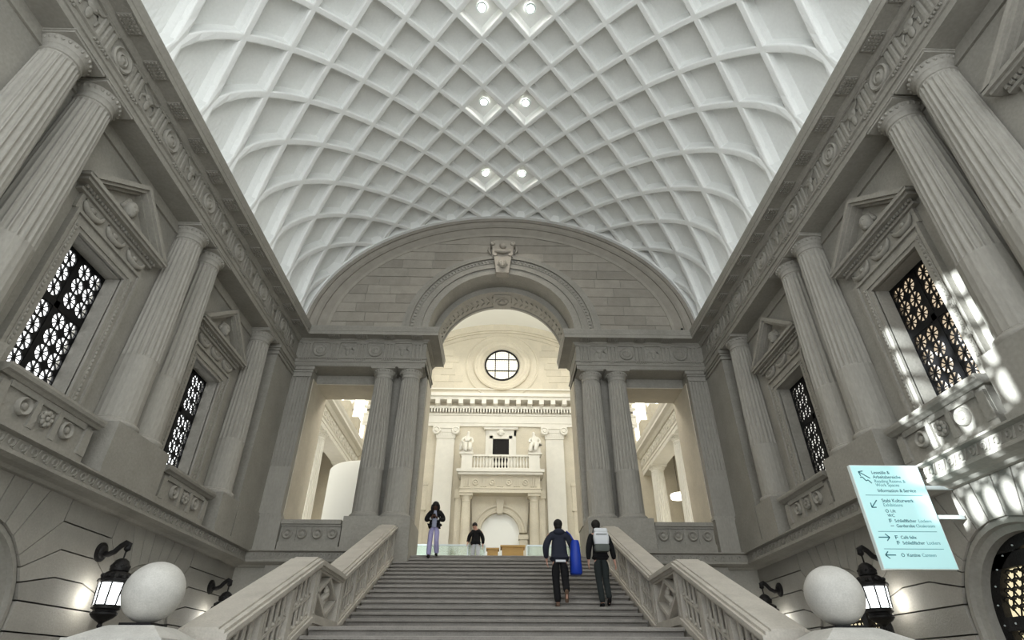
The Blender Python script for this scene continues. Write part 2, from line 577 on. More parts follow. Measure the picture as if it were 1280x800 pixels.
# ------------------------------------------------------------------ side walls
OPH, OPZ0, OPZ1 = .715, 4.05, 6.77
for sd, s in SIDES:
    w = MB()
    D0, D1 = WALL, WALL + .75

    def wb(y0, y1, z0, z1, d0=D0, d1=D1):
        w.box(min(s * d0, s * d1), max(s * d0, s * d1), y0, y1, z0, z1)
    ops = []
    for b in BAYS:
        if s < 0 and b == BAYS[0]:
            ops.append((b - 1.25, b + 1.25, 3.75, 7.7))
        else:
            ops.append((b - OPH, b + OPH, OPZ0, OPZ1))
    yy = Y0
    for a, b_, z0, z1 in ops:
        wb(yy, a, 2.6, 10.4)
        wb(a, b_, 2.6, z0)
        wb(a, b_, z1, 10.4)
        yy = b_
    wb(yy, 17.6, 2.6, 10.4)
    # lower backing with door openings
    yy = Y0
    for b in BAYS:
        wb(yy, b - 1.32, ZF, 2.62, LOW + .25, D1)
        wb(b - 1.32, b + 1.32, 2.05, 2.62, LOW + .25, D1)
        yy = b + 1.32
    wb(yy, 17.6, ZF, 2.62, LOW + .25, D1)
    wall = struct(w.build('wall_' + sd, STONE), 'pale grey limestone side wall with engaged columns and grilled windows on the %s side' % ('daylit window' if s < 0 else 'hanging sign'), 'wall')
    # corner pier beside the end wall
    pier = MB().box(min(s * 7.2, s * 7.9), max(s * 7.2, s * 7.9), 15.62, 17.12, 4.0, 9.05)
    for dz, z0, z1 in ((.05, 8.72, 8.80), (.04, 8.86, 8.93), (.09, 8.93, 9.05), (.06, 4.0, 4.10)):
        pier.box(min(s * (7.2 - dz), s * 7.9), max(s * (7.2 - dz), s * 7.9), 15.62 - dz, 17.12, z0, z1)
    pier.box(min(s * 7.1, s * 7.9), max(s * 7.1, s * 7.9), 15.62 - .1, 17.02, 3.02, 4.0)
    pier.build('corner_pier', STONE, wall)
    # rusticated blocks
    Z = [2.25, 1.83, 1.41, 1.0, .58, .16, -.26, -.68, -1.10, -1.52]
    HOOK = {2.25: (1.62, 1.00, 1.60), 1.83: (1.83, 1.13, 1.44), 1.41: (1.95, 1.24, 1.24), 1.0: (1.36, 1.36, 1.0)}
    g = .012
    T0, T1 = LOW, LOW + .3

    def side_line(z, c, e):
        """points of a joint line at height z from the pier side to the arch of the bay centred c; e = -1 when the bay is at lower y"""
        if z in HOOK:
            h = HOOK[z]
            if abs(h[0] - h[1]) < 1e-6:
                return [(c - e * h[0], z)]
            return [(c - e * h[0], z), (c - e * h[1], h[2])]
        return [(c - e * 1.36, z)]
    ends = [(-5.0, None)]
    gaps = [(None, BAYS[0])] + [(BAYS[i], BAYS[i + 1]) for i in range(2)] + [(BAYS[2], None)]
    for lo_, hi_ in gaps:
        for i in range(len(Z) - 1):
            zt, zb = Z[i], Z[i + 1]
            L_top = side_line(zt, lo_, -1) if lo_ else [(0.4, zt)]
            L_bot = side_line(zb, lo_, -1) if lo_ else [(0.4, zb)]
            R_top = side_line(zt, hi_, 1) if hi_ else [(17.2, zt)]
            R_bot = side_line(zb, hi_, 1) if hi_ else [(17.2, zb)]
            top = list(reversed(L_top)) + R_top
            bot = list(reversed(R_bot)) + L_bot
            poly = [(p, q - g) for p, q in top] + [(p, q + g) for p, q in bot]
            if hi_ is None or lo_ is None:
                pass
            MB().prism(poly, s * T0, s * T1, 'x').build('stone_block', BLOCK, wall)
        # topmost course
        y0 = (lo_ + 1.62) if lo_ else .4
        y1 = (hi_ - 1.62) if hi_ else 17.2
        MB().prism([(y0 + g, 2.25 + g), (y1 - g, 2.25 + g), (y1 - g, 2.62), (y0 + g, 2.62)], s * T0, s * T1, 'x').build('stone_block', BLOCK, wall)
    for b in BAYS:
        # fan of voussoirs over each arch
        pts_top = [-1.62, -1.05, -.62, -.22, .22, .62, 1.05, 1.62]
        pts_arc = []
        for a in (137, 122, 110, 97, 83, 70, 58, 43):
            pts_arc.append((1.36 * math.cos(math.radians(a)), .68 + 1.36 * math.sin(math.radians(a))))
        pts_arc[0] = (-1.00, 1.60)
        pts_arc[-1] = (1.00, 1.60)
        for i in range(7):
            a0, a1 = pts_arc[i], pts_arc[i + 1]
            poly = [(b + a0[0] + g, a0[1]), (b + a1[0] - g, a1[1]), (b + pts_top[i + 1] - g, 2.25 if i == 6 else 2.62)]
            if i == 6:
                poly += [(b + 1.62 - g, 2.62)]
            if i == 0:
                poly += [(b - 1.62 + g, 2.62), (b - 1.62 + g, 2.25)]
            else:
                poly += [(b + pts_top[i] + g, 2.62)]
            MB().prism(poly, s * T0, s * T1, 'x').build('stone_block', BLOCK, wall)

# ------------------------------------------------------------------ arched doorways of the lower wall
ds = 0
for sd, s in SIDES:
    for bi, b in enumerate(BAYS):
        ds += 1
        door = struct(empty('door_%d' % ds, (s * LOW, b, 0), ROT(s)),
                      ('black iron door with scale grille in an arched reveal' if s > 0 else 'shallow arched niche with plain grey stone back') + (' below the foremost window', ' below the middle window', ' below the farthest window')[bi], 'doorway')
        fr = MB().ringsweep([(1.15, -.72), (1.37, -.72), (1.37, -.06), (1.33, -.03), (1.26, -.03), (1.24, -.10), (1.15, -.14)], (0, 0, .68), 28)
        for e in (-1, 1):
            fr.prism([(e * 1.15, -.72), (e * 1.37, -.72), (e * 1.37, -.06), (e * 1.33, -.03), (e * 1.26, -.03), (e * 1.24, -.10), (e * 1.15, -.14)], ZF, .68, 'z')
        fr.build('arch_frame', STONE, door, smooth=35)
        if s < 0:
            MB().box(-1.3, 1.3, -.45, -.36, ZF, 2.05).build('back_panel', BLOCK, door)
        else:
            # dark frame plate with fan and leaves
            leafp = [(1.16 * math.cos(PI * i / 20), .68 + 1.16 * math.sin(PI * i / 20)) for i in range(21)] + [(-1.16, ZF), (1.16, ZF)]
            MB().prism(leafp, -0.480, -0.430, 'y').build('glass_backing', SCALEC, door)
            fw = MB().ringsweep([(.99, -0.290), (1.17, -0.290), (1.17, -0.410), (.99, -0.410)], (0, 0, .68), 24)
            for e in (-1, 1):
                fw.box(min(e * .99, e * 1.17), max(e * .99, e * 1.17), -0.410, -0.290, ZF, .68)
            fw.box(-.10, .10, -0.410, -0.270, ZF, 1.62)
            fw.box(-1.0, 1.0, -0.410, -0.260, .60, .78)
            fw.prism([(-.28, .78), (-.95, .78), (-.95, 1.2), (-.7, 1.5)], -0.400, -0.330, 'y')
            fw.box(-1.0, 1.0, -0.410, -0.290, 1.42, 1.62)
            fw.build('door_frame', IRONW, door)
            sc_m = MB().ringsweep([(.062, -0.390), (.085, -0.390), (.085, -0.330), (.062, -0.330)], (0, 0, 0), 10, .15 * PI, .85 * PI)
            sc_m.tube([(-.075, -0.360, .03), (-.03, -0.360, -.06), (0, -0.360, -.11)], .013, 6).tube([(.075, -0.360, .03), (.03, -0.360, -.06), (0, -0.360, -.11)], .013, 6)
            sc_me = sc_m.mesh('scale', IRONW)
            for r in range(-8, 7):
                z = .86 + .115 * r
                if .55 < z < .80:
                    continue
                for c in range(-6, 7):
                    x = (c + (.5 if r % 2 else 0)) * .155
                    if abs(x) > .9 or abs(x) < .13 or (z > .68 and math.hypot(x, z - .68) > .92):
                        continue
                    inst('scale', sc_me, door, (x, 0, z))
            rv = MB()
            for a in range(13):
                an = PI * a / 12
                rv.sphere((1.05 * math.cos(an), -0.280, .68 + 1.05 * math.sin(an)), .014, 8, 6)
            for e in (-1, 1):
                for q in range(5):
                    rv.sphere((e * 1.05, -0.280, .45 - q * .3), .014, 8, 6)
            for q in range(6):
                rv.sphere((-.8 + q * .32, -0.255, .69), .014, 8, 6)
            tag(rv.build('rivets', STEEL, door), kind='stuff')

# ------------------------------------------------------------------ windows
CW = 2 * OPH / 4.35


def grille_cell(c, hole=.465):
    """square plate with an eight-spoked round opening"""
    m = MB()
    n = 16
    V, F = [], []
    for i in range(n):
        a = 2 * PI * i / n
        ca, sa = math.cos(a), math.sin(a)
        k = .5 * c / max(abs(ca), abs(sa))
        for y in (0, -.03):
            V.append((k * ca, y, k * sa))
            V.append((hole * c * ca, y, hole * c * sa))
    for i in range(n):
        j = (i + 1) % n
        F += [(i * 4, j * 4, j * 4 + 1, i * 4 + 1), (i * 4 + 2, j * 4 + 2, j * 4 + 3, i * 4 + 3), (i * 4 + 1, j * 4 + 1, j * 4 + 3, i * 4 + 3)]
    m.add(V, F)
    for i in range(4):
        a = PI * i / 4 + PI / 8 * 0
        wdt = (.014, .030, .036, .030)[i] * c
        dx, dz = math.cos(a), math.sin(a)
        L = hole * c * 1.02
        px, pz = -dz * wdt, dx * wdt
        m.prism([(-L * dx + px, -L * dz + pz), (L * dx + px, L * dz + pz), (L * dx - px, L * dz - pz), (-L * dx - px, -L * dz - pz)], 0, -.03, 'y')
    m.lathe([(.001, .012), (.05 * c, .012), (.05 * c, -.03), (.001, -.03)], 8, ax='y')
    return m.mesh('grille_cell', IRON)


CELL = grille_cell(CW)


def rosette(r, kind):
    m = MB()
    if kind == 0:
        m.lathe([(r, 0), (r, .05), (r * .85, .075), (r * .66, .06), (r * .55, .03), (r * .4, .03), (r * .33, .06), (.001, .075)], 18, ax='y')
    else:
        m.lathe([(r * .9, 0), (r * .9, .03), (.001, .035)], 16, ax='y')
        for i in range(8):
            a = 2 * PI * i / 8
            m.sphere((r * .62 * math.cos(a), .05, r * .62 * math.sin(a)), r * .3, 8, 6, (1, .6, 1))
        m.sphere((0, .06, 0), r * .28, 10, 6, (1, .7, 1))
    return m.mesh('rosette', STONE, 50)


ROS0, ROS1 = rosette(.145, 0), rosette(.15, 1)
dent_me = MB().box(-.028, .028, .0, .05, -.03, .03).mesh('dentil', STONE)


def lathe_head(m, c, r):
    m.sphere(c, r, 14, 10, (.8, .75, 1.05))
    m.sphere((c[0], c[1] + .6 * r, c[2] - .05 * r), r * .22, 8, 6, (.7, .9, 1.2))       # nose
    m.sphere((c[0], c[1] + .35 * r, c[2] - .65 * r), r * .32, 8, 6)                       # chin
    for e in (-1, 1):
        m.sphere((c[0] + e * .32 * r, c[1] + .58 * r, c[2] + .18 * r), r * .14, 8, 6)
        for q in range(4):
            m.sphere((c[0] + e * r * (.35 + .16 * q), c[1] - .05, c[2] + r * (.95 - .33 * q)), r * .33, 8, 6)


def make_window(idx, s, b, label, pane, simple=False):
    t = struct(empty('window_%d' % idx, (s * WALL, b, 0), ROT(s)), label, 'window')
    GD = -.33
    # stone surround of stepped bands
    su = MB()
    for hw, top, o0, o1 in ((OPH, OPZ1, 0, .06), (OPH + .08, OPZ1 + .08, 0, .085), (OPH + .20, OPZ1 + .20, 0, .075), (OPH + .26, OPZ1 + .26, 0, .12)):
        nxt = {OPH: .08, OPH + .08: .12, OPH + .20: .06, OPH + .26: .06}[hw]
        for e in (-1, 1):
            su.box(min(e * hw, e * (hw + nxt)), max(e * hw, e * (hw + nxt)), -.02, o1, 3.85, top)
        su.box(-hw - nxt, hw + nxt, -.02, o1, top, top + nxt)
    su.build('surround', STONE, t)
    # leafy bead band on the surround
    bd = MB()
    z = 3.95
    while z < OPZ1 + .1:
        for e in (-1, 1):
            bd.sphere((e * (OPH + .14), .085, z), .035, 6, 4, (1, .6, 1.2))
        z += .085
    tag(bd.build('leaf_band', STONE, t, smooth='all'), kind='stuff')
    # garland frieze over the opening
    gf = MB().box(-1.06, 1.06, -.02, .07, 7.09, 7.42)
    gf.build('lintel_frieze', STONE, t)
    for q in range(3):
        cx = -.70 + q * .70
        m = MB()
        path, rad = [], []
        for i in range(11):
            a = PI * i / 10
            path.append((cx - .27 * math.cos(a), .10, 7.36 - .20 * math.sin(a)))
            rad.append(.02 + .045 * math.sin(a))
        m.tube(path, rad, 8)
        m.sphere((cx, .08, 7.30), .07, 8, 6, (1.2, .5, .8))
        m.build('garland', STONE, t, smooth='all')
    # pediment
    pd = MB()
    pd.box(-1.18, 1.18, -.02, .12, 7.42, 7.48)
    pd.box(-1.30, 1.30, -.02, .26, 7.54, 7.60)
    pd.box(-1.36, 1.36, -.02, .31, 7.60, 7.68)
    pd.build('pediment_cornice', STONE, t)
    pr = MB()
    ap = 8.70
    for e in (-1, 1):
        for (o, th, dz) in ((.31, .11, 0), (.26, .09, -.10), (.15, .07, -.18)):
            poly = [(e * 1.38, 7.66 + dz), (0, ap + dz), (0, ap - th + dz), (e * (1.38 - th * 1.6), 7.66 + dz)]
            if dz:
                poly = [(e * (1.38 + dz * 1.6), 7.68), (0, ap + dz), (0, ap - th + dz), (e * (1.38 + dz * 1.6 - th * 1.6), 7.68)]
            pr.prism(poly, -.02, o, 'y')
    pr.build('raking_cornice', STONE, t)
    MB().prism([(-1.3, 7.66), (1.3, 7.66), (0, 8.62)], -.02, .03, 'y').build('tympanum', STONE, t)
    hd = MB()
    lathe_head(hd, (0, .10, 8.02), .19)
    for e in (-1, 1):
        hd.tube([(e * .16, .06, 7.86), (e * .42, .06, 7.76), (e * .75, .05, 7.80)], [.05, .06, .02], 8)
    hd.build('carved_head', STONE, t, smooth='all')
    x = -1.16
    while x < 1.17:
        inst('dentil', dent_me, t, (x, .12, 7.51))
        x += .088
    for e in (-1, 1):
        for q in range(9):
            f = (q + 1.0) / 11
            inst('dentil', dent_me, t, (e * 1.12 * (1 - f), .06, 7.70 + f * .80))
    # grille of iron cells with mullion, transom and pane
    MB().box(-OPH - .05, OPH + .05, GD - .14, GD - .12, OPZ0 - .05, OPZ1 + .05).build('pane', pane, t)
    fr = MB()
    fr.box(-.055, .055, GD - .05, GD + .01, OPZ0, OPZ1)
    fr.box(-OPH, OPH, GD - .05, GD + .01, 5.60, 5.73)
    fr.box(-OPH, OPH, GD - .05, GD + .01, OPZ1 - .05, OPZ1)
    for e in (-1, 1):
        fr.box(min(e * (OPH - .012), e * OPH), max(e * (OPH - .012), e * OPH), GD - .05, GD + .01, OPZ0, OPZ1)
    fr.build('grille_frame', IRON, t)
    for r in range(8):
        z = (OPZ1 - .05 - CW * (r + .5)) if r < 3 else (5.60 - CW * (r - 3 + .5))
        for cx in (-.055 - 1.5 * CW, -.055 - .5 * CW, .055 + .5 * CW, .055 + 1.5 * CW):
            inst('grille_cell', CELL, t, (cx, GD, z))
    # apron with rosettes below the sill
    apr = MB().box(-1.08, 1.08, -.05, .50, 3.02, 3.20).box(-1.08, 1.08, -.05, .46, 3.20, 3.72)
    for x in (-.98, -.245, .245, .98):
        w_ = .10 if abs(x) > .5 else .06
        apr.prism([(x - w_, 3.20), (x + w_, 3.20), (x + w_ * .8, 3.66), (x - w_ * .8, 3.66)], .46, .51, 'y')
    apr.box(-.88, .88, .46, .50, 3.62, 3.72)
    apr.build('apron', STONE, t)
    MB().prism([(-.05, 3.72), (.52, 3.72), (.56, 3.76), (.60, 3.78), (.62, 3.83), (.62, 3.87), (-.05, 3.87)], -1.16, 1.16, 'x').build('sill', STONE, t)
    for q in range(3):
        inst('rosette', ROS1 if q == 1 else ROS0, t, (-.49 + .49 * q, .46, 3.45))
    return t


make_window(1, -1, BAYS[1], 'window with white daylight behind a black iron grille, nearer the tall stone ball', WINW)
make_window(2, -1, BAYS[2], 'narrow window with white daylight behind a black iron grille, beside the end wall pier', WINW)
make_window(3, 1, BAYS[1], 'window with warm light behind a black iron grille, above the mint sign', WINC)
make_window(4, 1, BAYS[2], 'window with pale light behind a black iron grille, between the sign and the end wall', WINP)
make_window(5, 1, BAYS[0], 'window with pediment nearest the foot of the stairs above the iron door', WINC)
# the big window out of the picture that throws the sun through its oval openings
wt = struct(empty('window_6', (-WALL, BAYS[0], 0), ROT(-1)), 'tall window with oval iron tracery nearest the foot of the stairs', 'window')
ov = MB()
nO = 20


def oval_plate(cw, ch, ow, oh):
    V, F = [], []
    for i in range(nO):
        a = 2 * PI * i / nO
        ca, sa = math.cos(a), math.sin(a)
        k = 1 / max(abs(ca) / cw, abs(sa) / ch)
        for y in (0, -.03):
            V.append((k * ca, y, k * sa))
            V.append((ow * ca, y, oh * sa))
    for i in range(nO):
        j = (i + 1) % nO
        F += [(i * 4, j * 4, j * 4 + 1, i * 4 + 1), (i * 4 + 2, j * 4 + 2, j * 4 + 3, i * 4 + 3), (i * 4 + 1, j * 4 + 1, j * 4 + 3, i * 4 + 3)]
    return MB().add(V, F).mesh('tracery_panel', IRON)


ovm = oval_plate(.18, .285, .115, .23)
blankm = MB().box(-.18, .18, -.03, 0, -.285, .285).mesh('tracery_panel', IRON)
for c in range(7):
    for r in range(7):
        keep = random.random() < .60
        inst('tracery_panel', ovm if keep else blankm, wt, (-1.08 + .36 * c, -.3, 3.75 + .285 + .57 * r))

# ------------------------------------------------------------------ columns
def shaft_mesh(r0, r1, z0, z1, nf=20, cut=.30):
    V, F = [], []
    nf = 22
    per = 6
    n = nf * per
    H = z1 - z0
    lev = [(0, 0), (.02, 0), (cut - .002, 0), (cut + .006, 1), (.45, 1), (.6, 1), (.75, 1), (.9, 1), (.985, 1), (.992, 0), (1, 0)]
    for t, fl in lev:
        r = r0 + (r1 - r0) * (t ** 1.5)
        for i in range(n):
            a = 2 * PI * i / n
            ph = i % per
            dep = (0, 0, .75, 1.0, 1.0, .75)[ph]
            rr = r * (1 - (.085 if fl else .014) * dep)
            V.append((rr * math.cos(a), rr * math.sin(a), z0 + H * t))
    for k in range(len(lev) - 1):
        for i in range(n):
            j = (i + 1) % n
            F.append((k * n + i, k * n + j, (k + 1) * n + j, (k + 1) * n + i))
    return MB().add(V, F)


def column_parts(r0, r1, z0, z1, m, nf=20):
    """z0 top of pedestal, z1 underside of architrave"""
    sh_ = shaft_mesh(r0, r1, z0 + .15, z1 - .36, nf).mesh('shaft', m)
    ba = MB().lathe([(r0 * 1.0, z0 + .16), (r0 * 1.06, z0 + .14), (r0 * 1.06, z0 + .12), (r0 * 1.17, z0 + .10), (r0 * 1.20, z0 + .06), (r0 * 1.17, z0 + .02), (r0 * 1.15, z0)][::-1], 32).mesh('base', m, 50)
    cp = MB().lathe([(r1 * .98, z1 - .38), (r1 * 1.06, z1 - .36), (r1 * 1.06, z1 - .33), (r1 * .99, z1 - .31), (r1 * 1.0, z1 - .24), (r1 * 1.08, z1 - .22), (r1 * 1.08, z1 - .20), (r1 * 1.2, z1 - .15), (r1 * 1.27, z1 - .09), (r1 * 1.27, z1 - .07)], 40)
    for i in range(24):
        a = 2 * PI * i / 24
        cp.sphere((r1 * 1.2 * math.cos(a), r1 * 1.2 * math.sin(a), z1 - .12), r1 * .12, 6, 5, (1, 1, 1.1))
    cpm = cp.mesh('capital', m, 50)
    h = r1 * 1.33
    ab = MB().box(-h, h, -h, h, z1 - .075, z1 - .025).box(-h - .02, h + .02, -h - .02, h + .02, z1 - .03, z1)
    return sh_, ba, cpm, ab.mesh('abacus', m)


CP = column_parts(.40, .305, 4.0, 9.05, SHAFT)


def place_column(x, y, label, group=None):
    t = tag(empty('column', (x, y, 0)), label, 'column', group)
    inst('shaft', CP[0], t)
    inst('base', CP[1], t)
    c = inst('capital', CP[2], t)
    inst('abacus', CP[3], c)
    return t


ORD = ['nearer', 'farther']
for sd, s in SIDES:
    where = 'daylit windows' if s < 0 else 'mint sign'
    for pi, pc in enumerate(PAIRS):
        for e in (-1, 1):
            lab = 'fluted grey stone column, %s of the %s pair on the wall of the %s' % (ORD[0] if e < 0 else ORD[1], ('tall foremost', 'middle')[pi], where)
            place_column(s * 7.56, pc + .45 * e, lab, 'side wall columns')
        pb = MB().box(-.93, .93, -.05, .66, 3.02, 4.0).box(-.95, .95, -.05, .69, 3.02, 3.12)
        o = pb.build('column_pedestal', STONE, None, (s * WALL, pc, 0), ROT(s))
        tag(o, 'plain block pedestal under the %s column pair on the wall of the %s' % (('tall foremost', 'middle')[pi], where), 'pedestal')
    place_column(s * 7.56, 14.95, 'single fluted grey stone column beside the corner pier on the wall of the %s' % where, 'side wall columns')
    o = MB().box(-.5, .5, -.05, .66, 3.02, 4.0).box(-.52, .52, -.05, .69, 3.02, 3.12).build('column_pedestal', STONE, None, (s * WALL, 14.95, 0), ROT(s))
    tag(o, 'plain block pedestal under the single column on the wall of the %s' % where, 'pedestal')
    # thin groove band high on the wall
    MB().box(min(s * 7.70, s * 7.80), max(s * 7.70, s * 7.80), 2.0, 15.6, 8.80, 9.05).build('cornice_band', STONE, bpy.data.objects['wall_' + sd])

# ------------------------------------------------------------------ end wall
we = MB()
for s in (-1, 1):
    def eb(x0, x1, y0, y1, z0, z1):
        we.box(min(s * x0, s * x1), max(s * x0, s * x1), y0, y1, z0, z1)
    eb(6.55, 9.2, 17.3, 18.95, ZF, 9.0)             # corner pier
    eb(2.66, 4.35, 17.72, 18.95, ZL, 9.04)            # pier behind the columns
    eb(4.35, 6.6, 17.72, 18.95, 8.72, 9.04)         # lintel
    eb(2.66, 9.2, 17.02, 18.95, 9.04, 10.42)         # beam behind the entablature
    eb(2.66, 6.6, 16.98, 17.45, ZF, ZL - .02)        # wall below the landing beside the stairs
    eb(3.45, 7.6, 17.15, 17.45, ZF, 2.7)
AZ, AR = 10.44, 2.67
V, F = [], []
NL = 40
for y in (YLUN, 18.95):
    for i in range(NL + 1):
        a = PI * i / NL
        V.append((AR * math.cos(a), y, AZ + AR * math.sin(a)))
    for i in range(NL + 1):
        a = PI * i / NL
        V.append((7.9 * math.cos(a), y, 10.42 + 6.3 * math.sin(a)))
q = NL + 1
for i in range(NL):
    F += [(i, i + 1, q + i + 1, q + i), (2 * q + i, 2 * q + i + 1, 3 * q + i + 1, 3 * q + i), (i, i + 1, 2 * q + i + 1, 2 * q + i), (q + i, q + i + 1, 3 * q + i + 1, 3 * q + i)]
we.add(V, F)
for s in (-1, 1):
    we.box(min(s * AR, s * 8.2), max(s * AR, s * 8.2), YLUN, 18.95, 10.38, AZ + .02)
LINING = mat('lit_cream_stone', (0.50, 0.455, 0.37), 0.75, var=0.10, scale=2)  # cream stone, with warm light from the rear hall put into its colour
wall_end = struct(we.build('wall_end', STONE), 'stone end wall with central arch and half-round lunette above the stairs', 'wall')

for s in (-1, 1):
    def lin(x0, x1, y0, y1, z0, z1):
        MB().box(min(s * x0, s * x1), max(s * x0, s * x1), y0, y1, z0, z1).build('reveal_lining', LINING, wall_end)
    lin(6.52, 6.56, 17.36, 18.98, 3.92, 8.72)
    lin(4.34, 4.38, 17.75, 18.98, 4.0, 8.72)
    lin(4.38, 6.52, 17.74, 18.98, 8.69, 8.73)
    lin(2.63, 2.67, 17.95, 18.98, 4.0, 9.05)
# bands of the lunette along the vault
def ellband(d0, d1, y0, y1, n=64):
    m = MB()
    V, F = [], []
    for i in range(n + 1):
        t = PI * i / n
        for d, y in ((d0, y0), (d1, y0), (d1, y1), (d0, y1)):
            V.append(((VA - d) * math.cos(t), y, VZ - .2 + (VB - d + .2) * math.sin(t)))
    for i in range(n):
        for q in range(4):
            F.append((i * 4 + q, (i + 1) * 4 + q, (i + 1) * 4 + (q + 1) % 4, i * 4 + (q + 1) % 4))
    F += [(0, 1, 2, 3), tuple(n * 4 + q for q in (3, 2, 1, 0))]
    return m.add(V, F)


for d0, d1, o in ((.80, .92, .05), (.46, .80, .02), (.34, .46, .07), (.14, .34, .04), (-.30, .14, .10)):
    ellband(d0, d1, YLUN + .03, YLUN - o).build('lunette_band', ASHLAR, wall_end, smooth=30)
ellband(-.42, .0, YLUN - .09, YLUN - .24).build('edge_rib', PLASTER, ceiling, smooth=30)
# ashlar courses
CH = .415
z = 10.44
row = 0
while z < 15.0:
    z1 = min(z + CH, 15.06)
    zm = (z + z1) / 2

    def xe(zz):
        v = 1 - ((zz - VZ + .2) / (VB - .90 + .2)) ** 2
        return (VA - .90) * math.sqrt(v) if v > 0 else 0

    def xr(R_, zc, zz):
        v = R_ * R_ - (zz - zc) ** 2
        return math.sqrt(v) if v > 0 else 0
    xo0, xo1 = xe(z), xe(z1)
    xi0, xi1 = xr(3.64, AZ, max(z, AZ)), xr(3.64, AZ, z1)
    for s in (-1, 1):
        xa, xb = max(xi0, xi1, 0), min(xo0, xo1)
        if xi1 == 0:
            cuts = [0.0 if row % 2 else .5 * 1.05]
            if row % 2 == 0 and s > 0:
                cuts = [-.5 * 1.05]
            xstart0 = xstart1 = cuts[0]
        else:
            xstart0, xstart1 = xi0, xi1
        x = max(xstart0, xstart1) + (.55 if row % 2 else 1.0)
        edges = [(xstart0, xstart1)]
        while x < xb - .45:
            edges.append((x, x))
            x += random.choice((.85, 1.0, 1.15))
        edges.append((xo0, xo1))
        for e0, e1 in zip(edges[:-1], edges[1:]):
            g = .009
            poly = [(s * (e0[0] + g), z + g), (s * (e1[0] - g), z + g), (s * (e1[1] - g), z1 - g), (s * (e0[1] + g), z1 - g)]
            if e1[1] - e0[1] < .05:
                continue
            yy = YLUN - .03 + random.uniform(-.006, .006)
            MB().prism(poly, yy, YLUN + .02, 'y').build('stone_block', ASHLAR, wall_end)
    z = z1
    row += 1
# archivolt
for r0, r1, o, in ((2.65, 2.90, .10), (2.90, 3.00, .16), (3.00, 3.16, .09), (3.16, 3.33, .12), (3.33, 3.45, .20), (3.45, 3.64, .05)):
    MB().ringsweep([(r0, YLUN + .06), (r1, YLUN + .06), (r1, YLUN - o), (r0, YLUN - o)], (0, 0, AZ), 48).build('archivolt', STONE, wall_end, smooth=30)
egg = MB().sphere((0, 0, 0), .045, 8, 6, (1, .7, 1.25)).mesh('egg_ornament', STONE, 'all')
for i in range(72):
    a = PI * (i + .5) / 72
    o = inst('egg_ornament', egg, wall_end, (3.245 * math.cos(a), YLUN - .13, AZ + 3.245 * math.sin(a)))
    o.rotation_euler = (0, -(a - PI / 2), 0)
MB().ringsweep([(2.44, 17.75), (2.68, 17.75), (2.68, 18.97), (2.44, 18.97), (2.44, 18.85), (2.48, 18.83), (2.48, 17.95), (2.44, 17.93)], (0, 0, AZ), 48).build('soffit_arch', STONE, wall_end, smooth=30)
leaf = MB().sphere((0, 0, 0), .07, 8, 5, (.55, 1.9, .45)).mesh('laurel_leaf', STONE, 'all')
for i in range(34):
    a = PI * (i + .5) / 34
    if abs(a - PI / 2) < .13:
        continue
    for e in (-1, 1):
        o = inst('laurel_leaf', leaf, wall_end, (2.47 * math.cos(a), 18.4 + e * .16, AZ + 2.47 * math.sin(a)))
        o.rotation_euler = (0, -(a - PI / 2), e * .5)
ro = MB().lathe([(.28, 0), (.28, -.05), (.24, -.09), (.19, -.04), (.13, -.03), (.10, -.08), (.001, -.10)], 20).build('soffit_rosette', STONE, wall_end, (0, 18.4, AZ + 2.46), smooth=40)
MB().box(-.36, .36, 17.95, 18.95, AZ + 2.41, AZ + 2.5).build('soffit_key', STONE, wall_end)
# keystone cartouche
ks = MB()
ks.prism([(-.24, 13.22), (.24, 13.22), (.34, 14.05), (-.34, 14.05)], 17.1, 17.42, 'y')
ks.prism([(-.40, 14.05), (.40, 14.05), (.42, 14.75), (.30, 14.92), (-.30, 14.92), (-.42, 14.75)], 17.14, 17.42, 'y')
for e in (-1, 1):
    ks.lathe([(.10, 17.42), (.10, 17.08), (.06, 17.06), (.001, 17.09)], 14, (e * .40, 0, 14.72), 'y')
    ks.lathe([(.08, 17.42), (.08, 17.06), (.001, 17.07)], 12, (e * .30, 0, 14.12), 'y')
    ks.tube([(e * .52, 17.30, 14.75), (e * .56, 17.30, 14.5), (e * .46, 17.30, 14.3)], [.03, .06, .02], 8)
ks.tube([(-.3, 17.1, 14.3), (0, 17.04, 14.22), (.3, 17.1, 14.32)], [.06, .10, .06], 8)
lk = MB()
lathe_head(lk, (0, 0, 0), .19)
ks.add([(x, 17.06 - y, z + 13.62) for x, y, z in lk.v], lk.f)
lk = MB().sphere((0, 17.10, 14.58), .13, 10, 8)
ks.add(lk.v, lk.f)
ks.v = [(x, y - .45, 13.0 + (z - 13.22) * .97) for x, y, z in ks.v]
ks.build('keystone', ASHLAR, wall_end, smooth=50)
# small dark sensor on the lunette
tag(MB().sphere((6.55, YLUN - .16, 10.62), .05, 10, 8).box(6.53, 6.57, YLUN - .16, YLUN - .09, 10.60, 10.64).build('sensor', IRON), 'tiny black sensor dot low on the arched stone lunette', 'sensor')

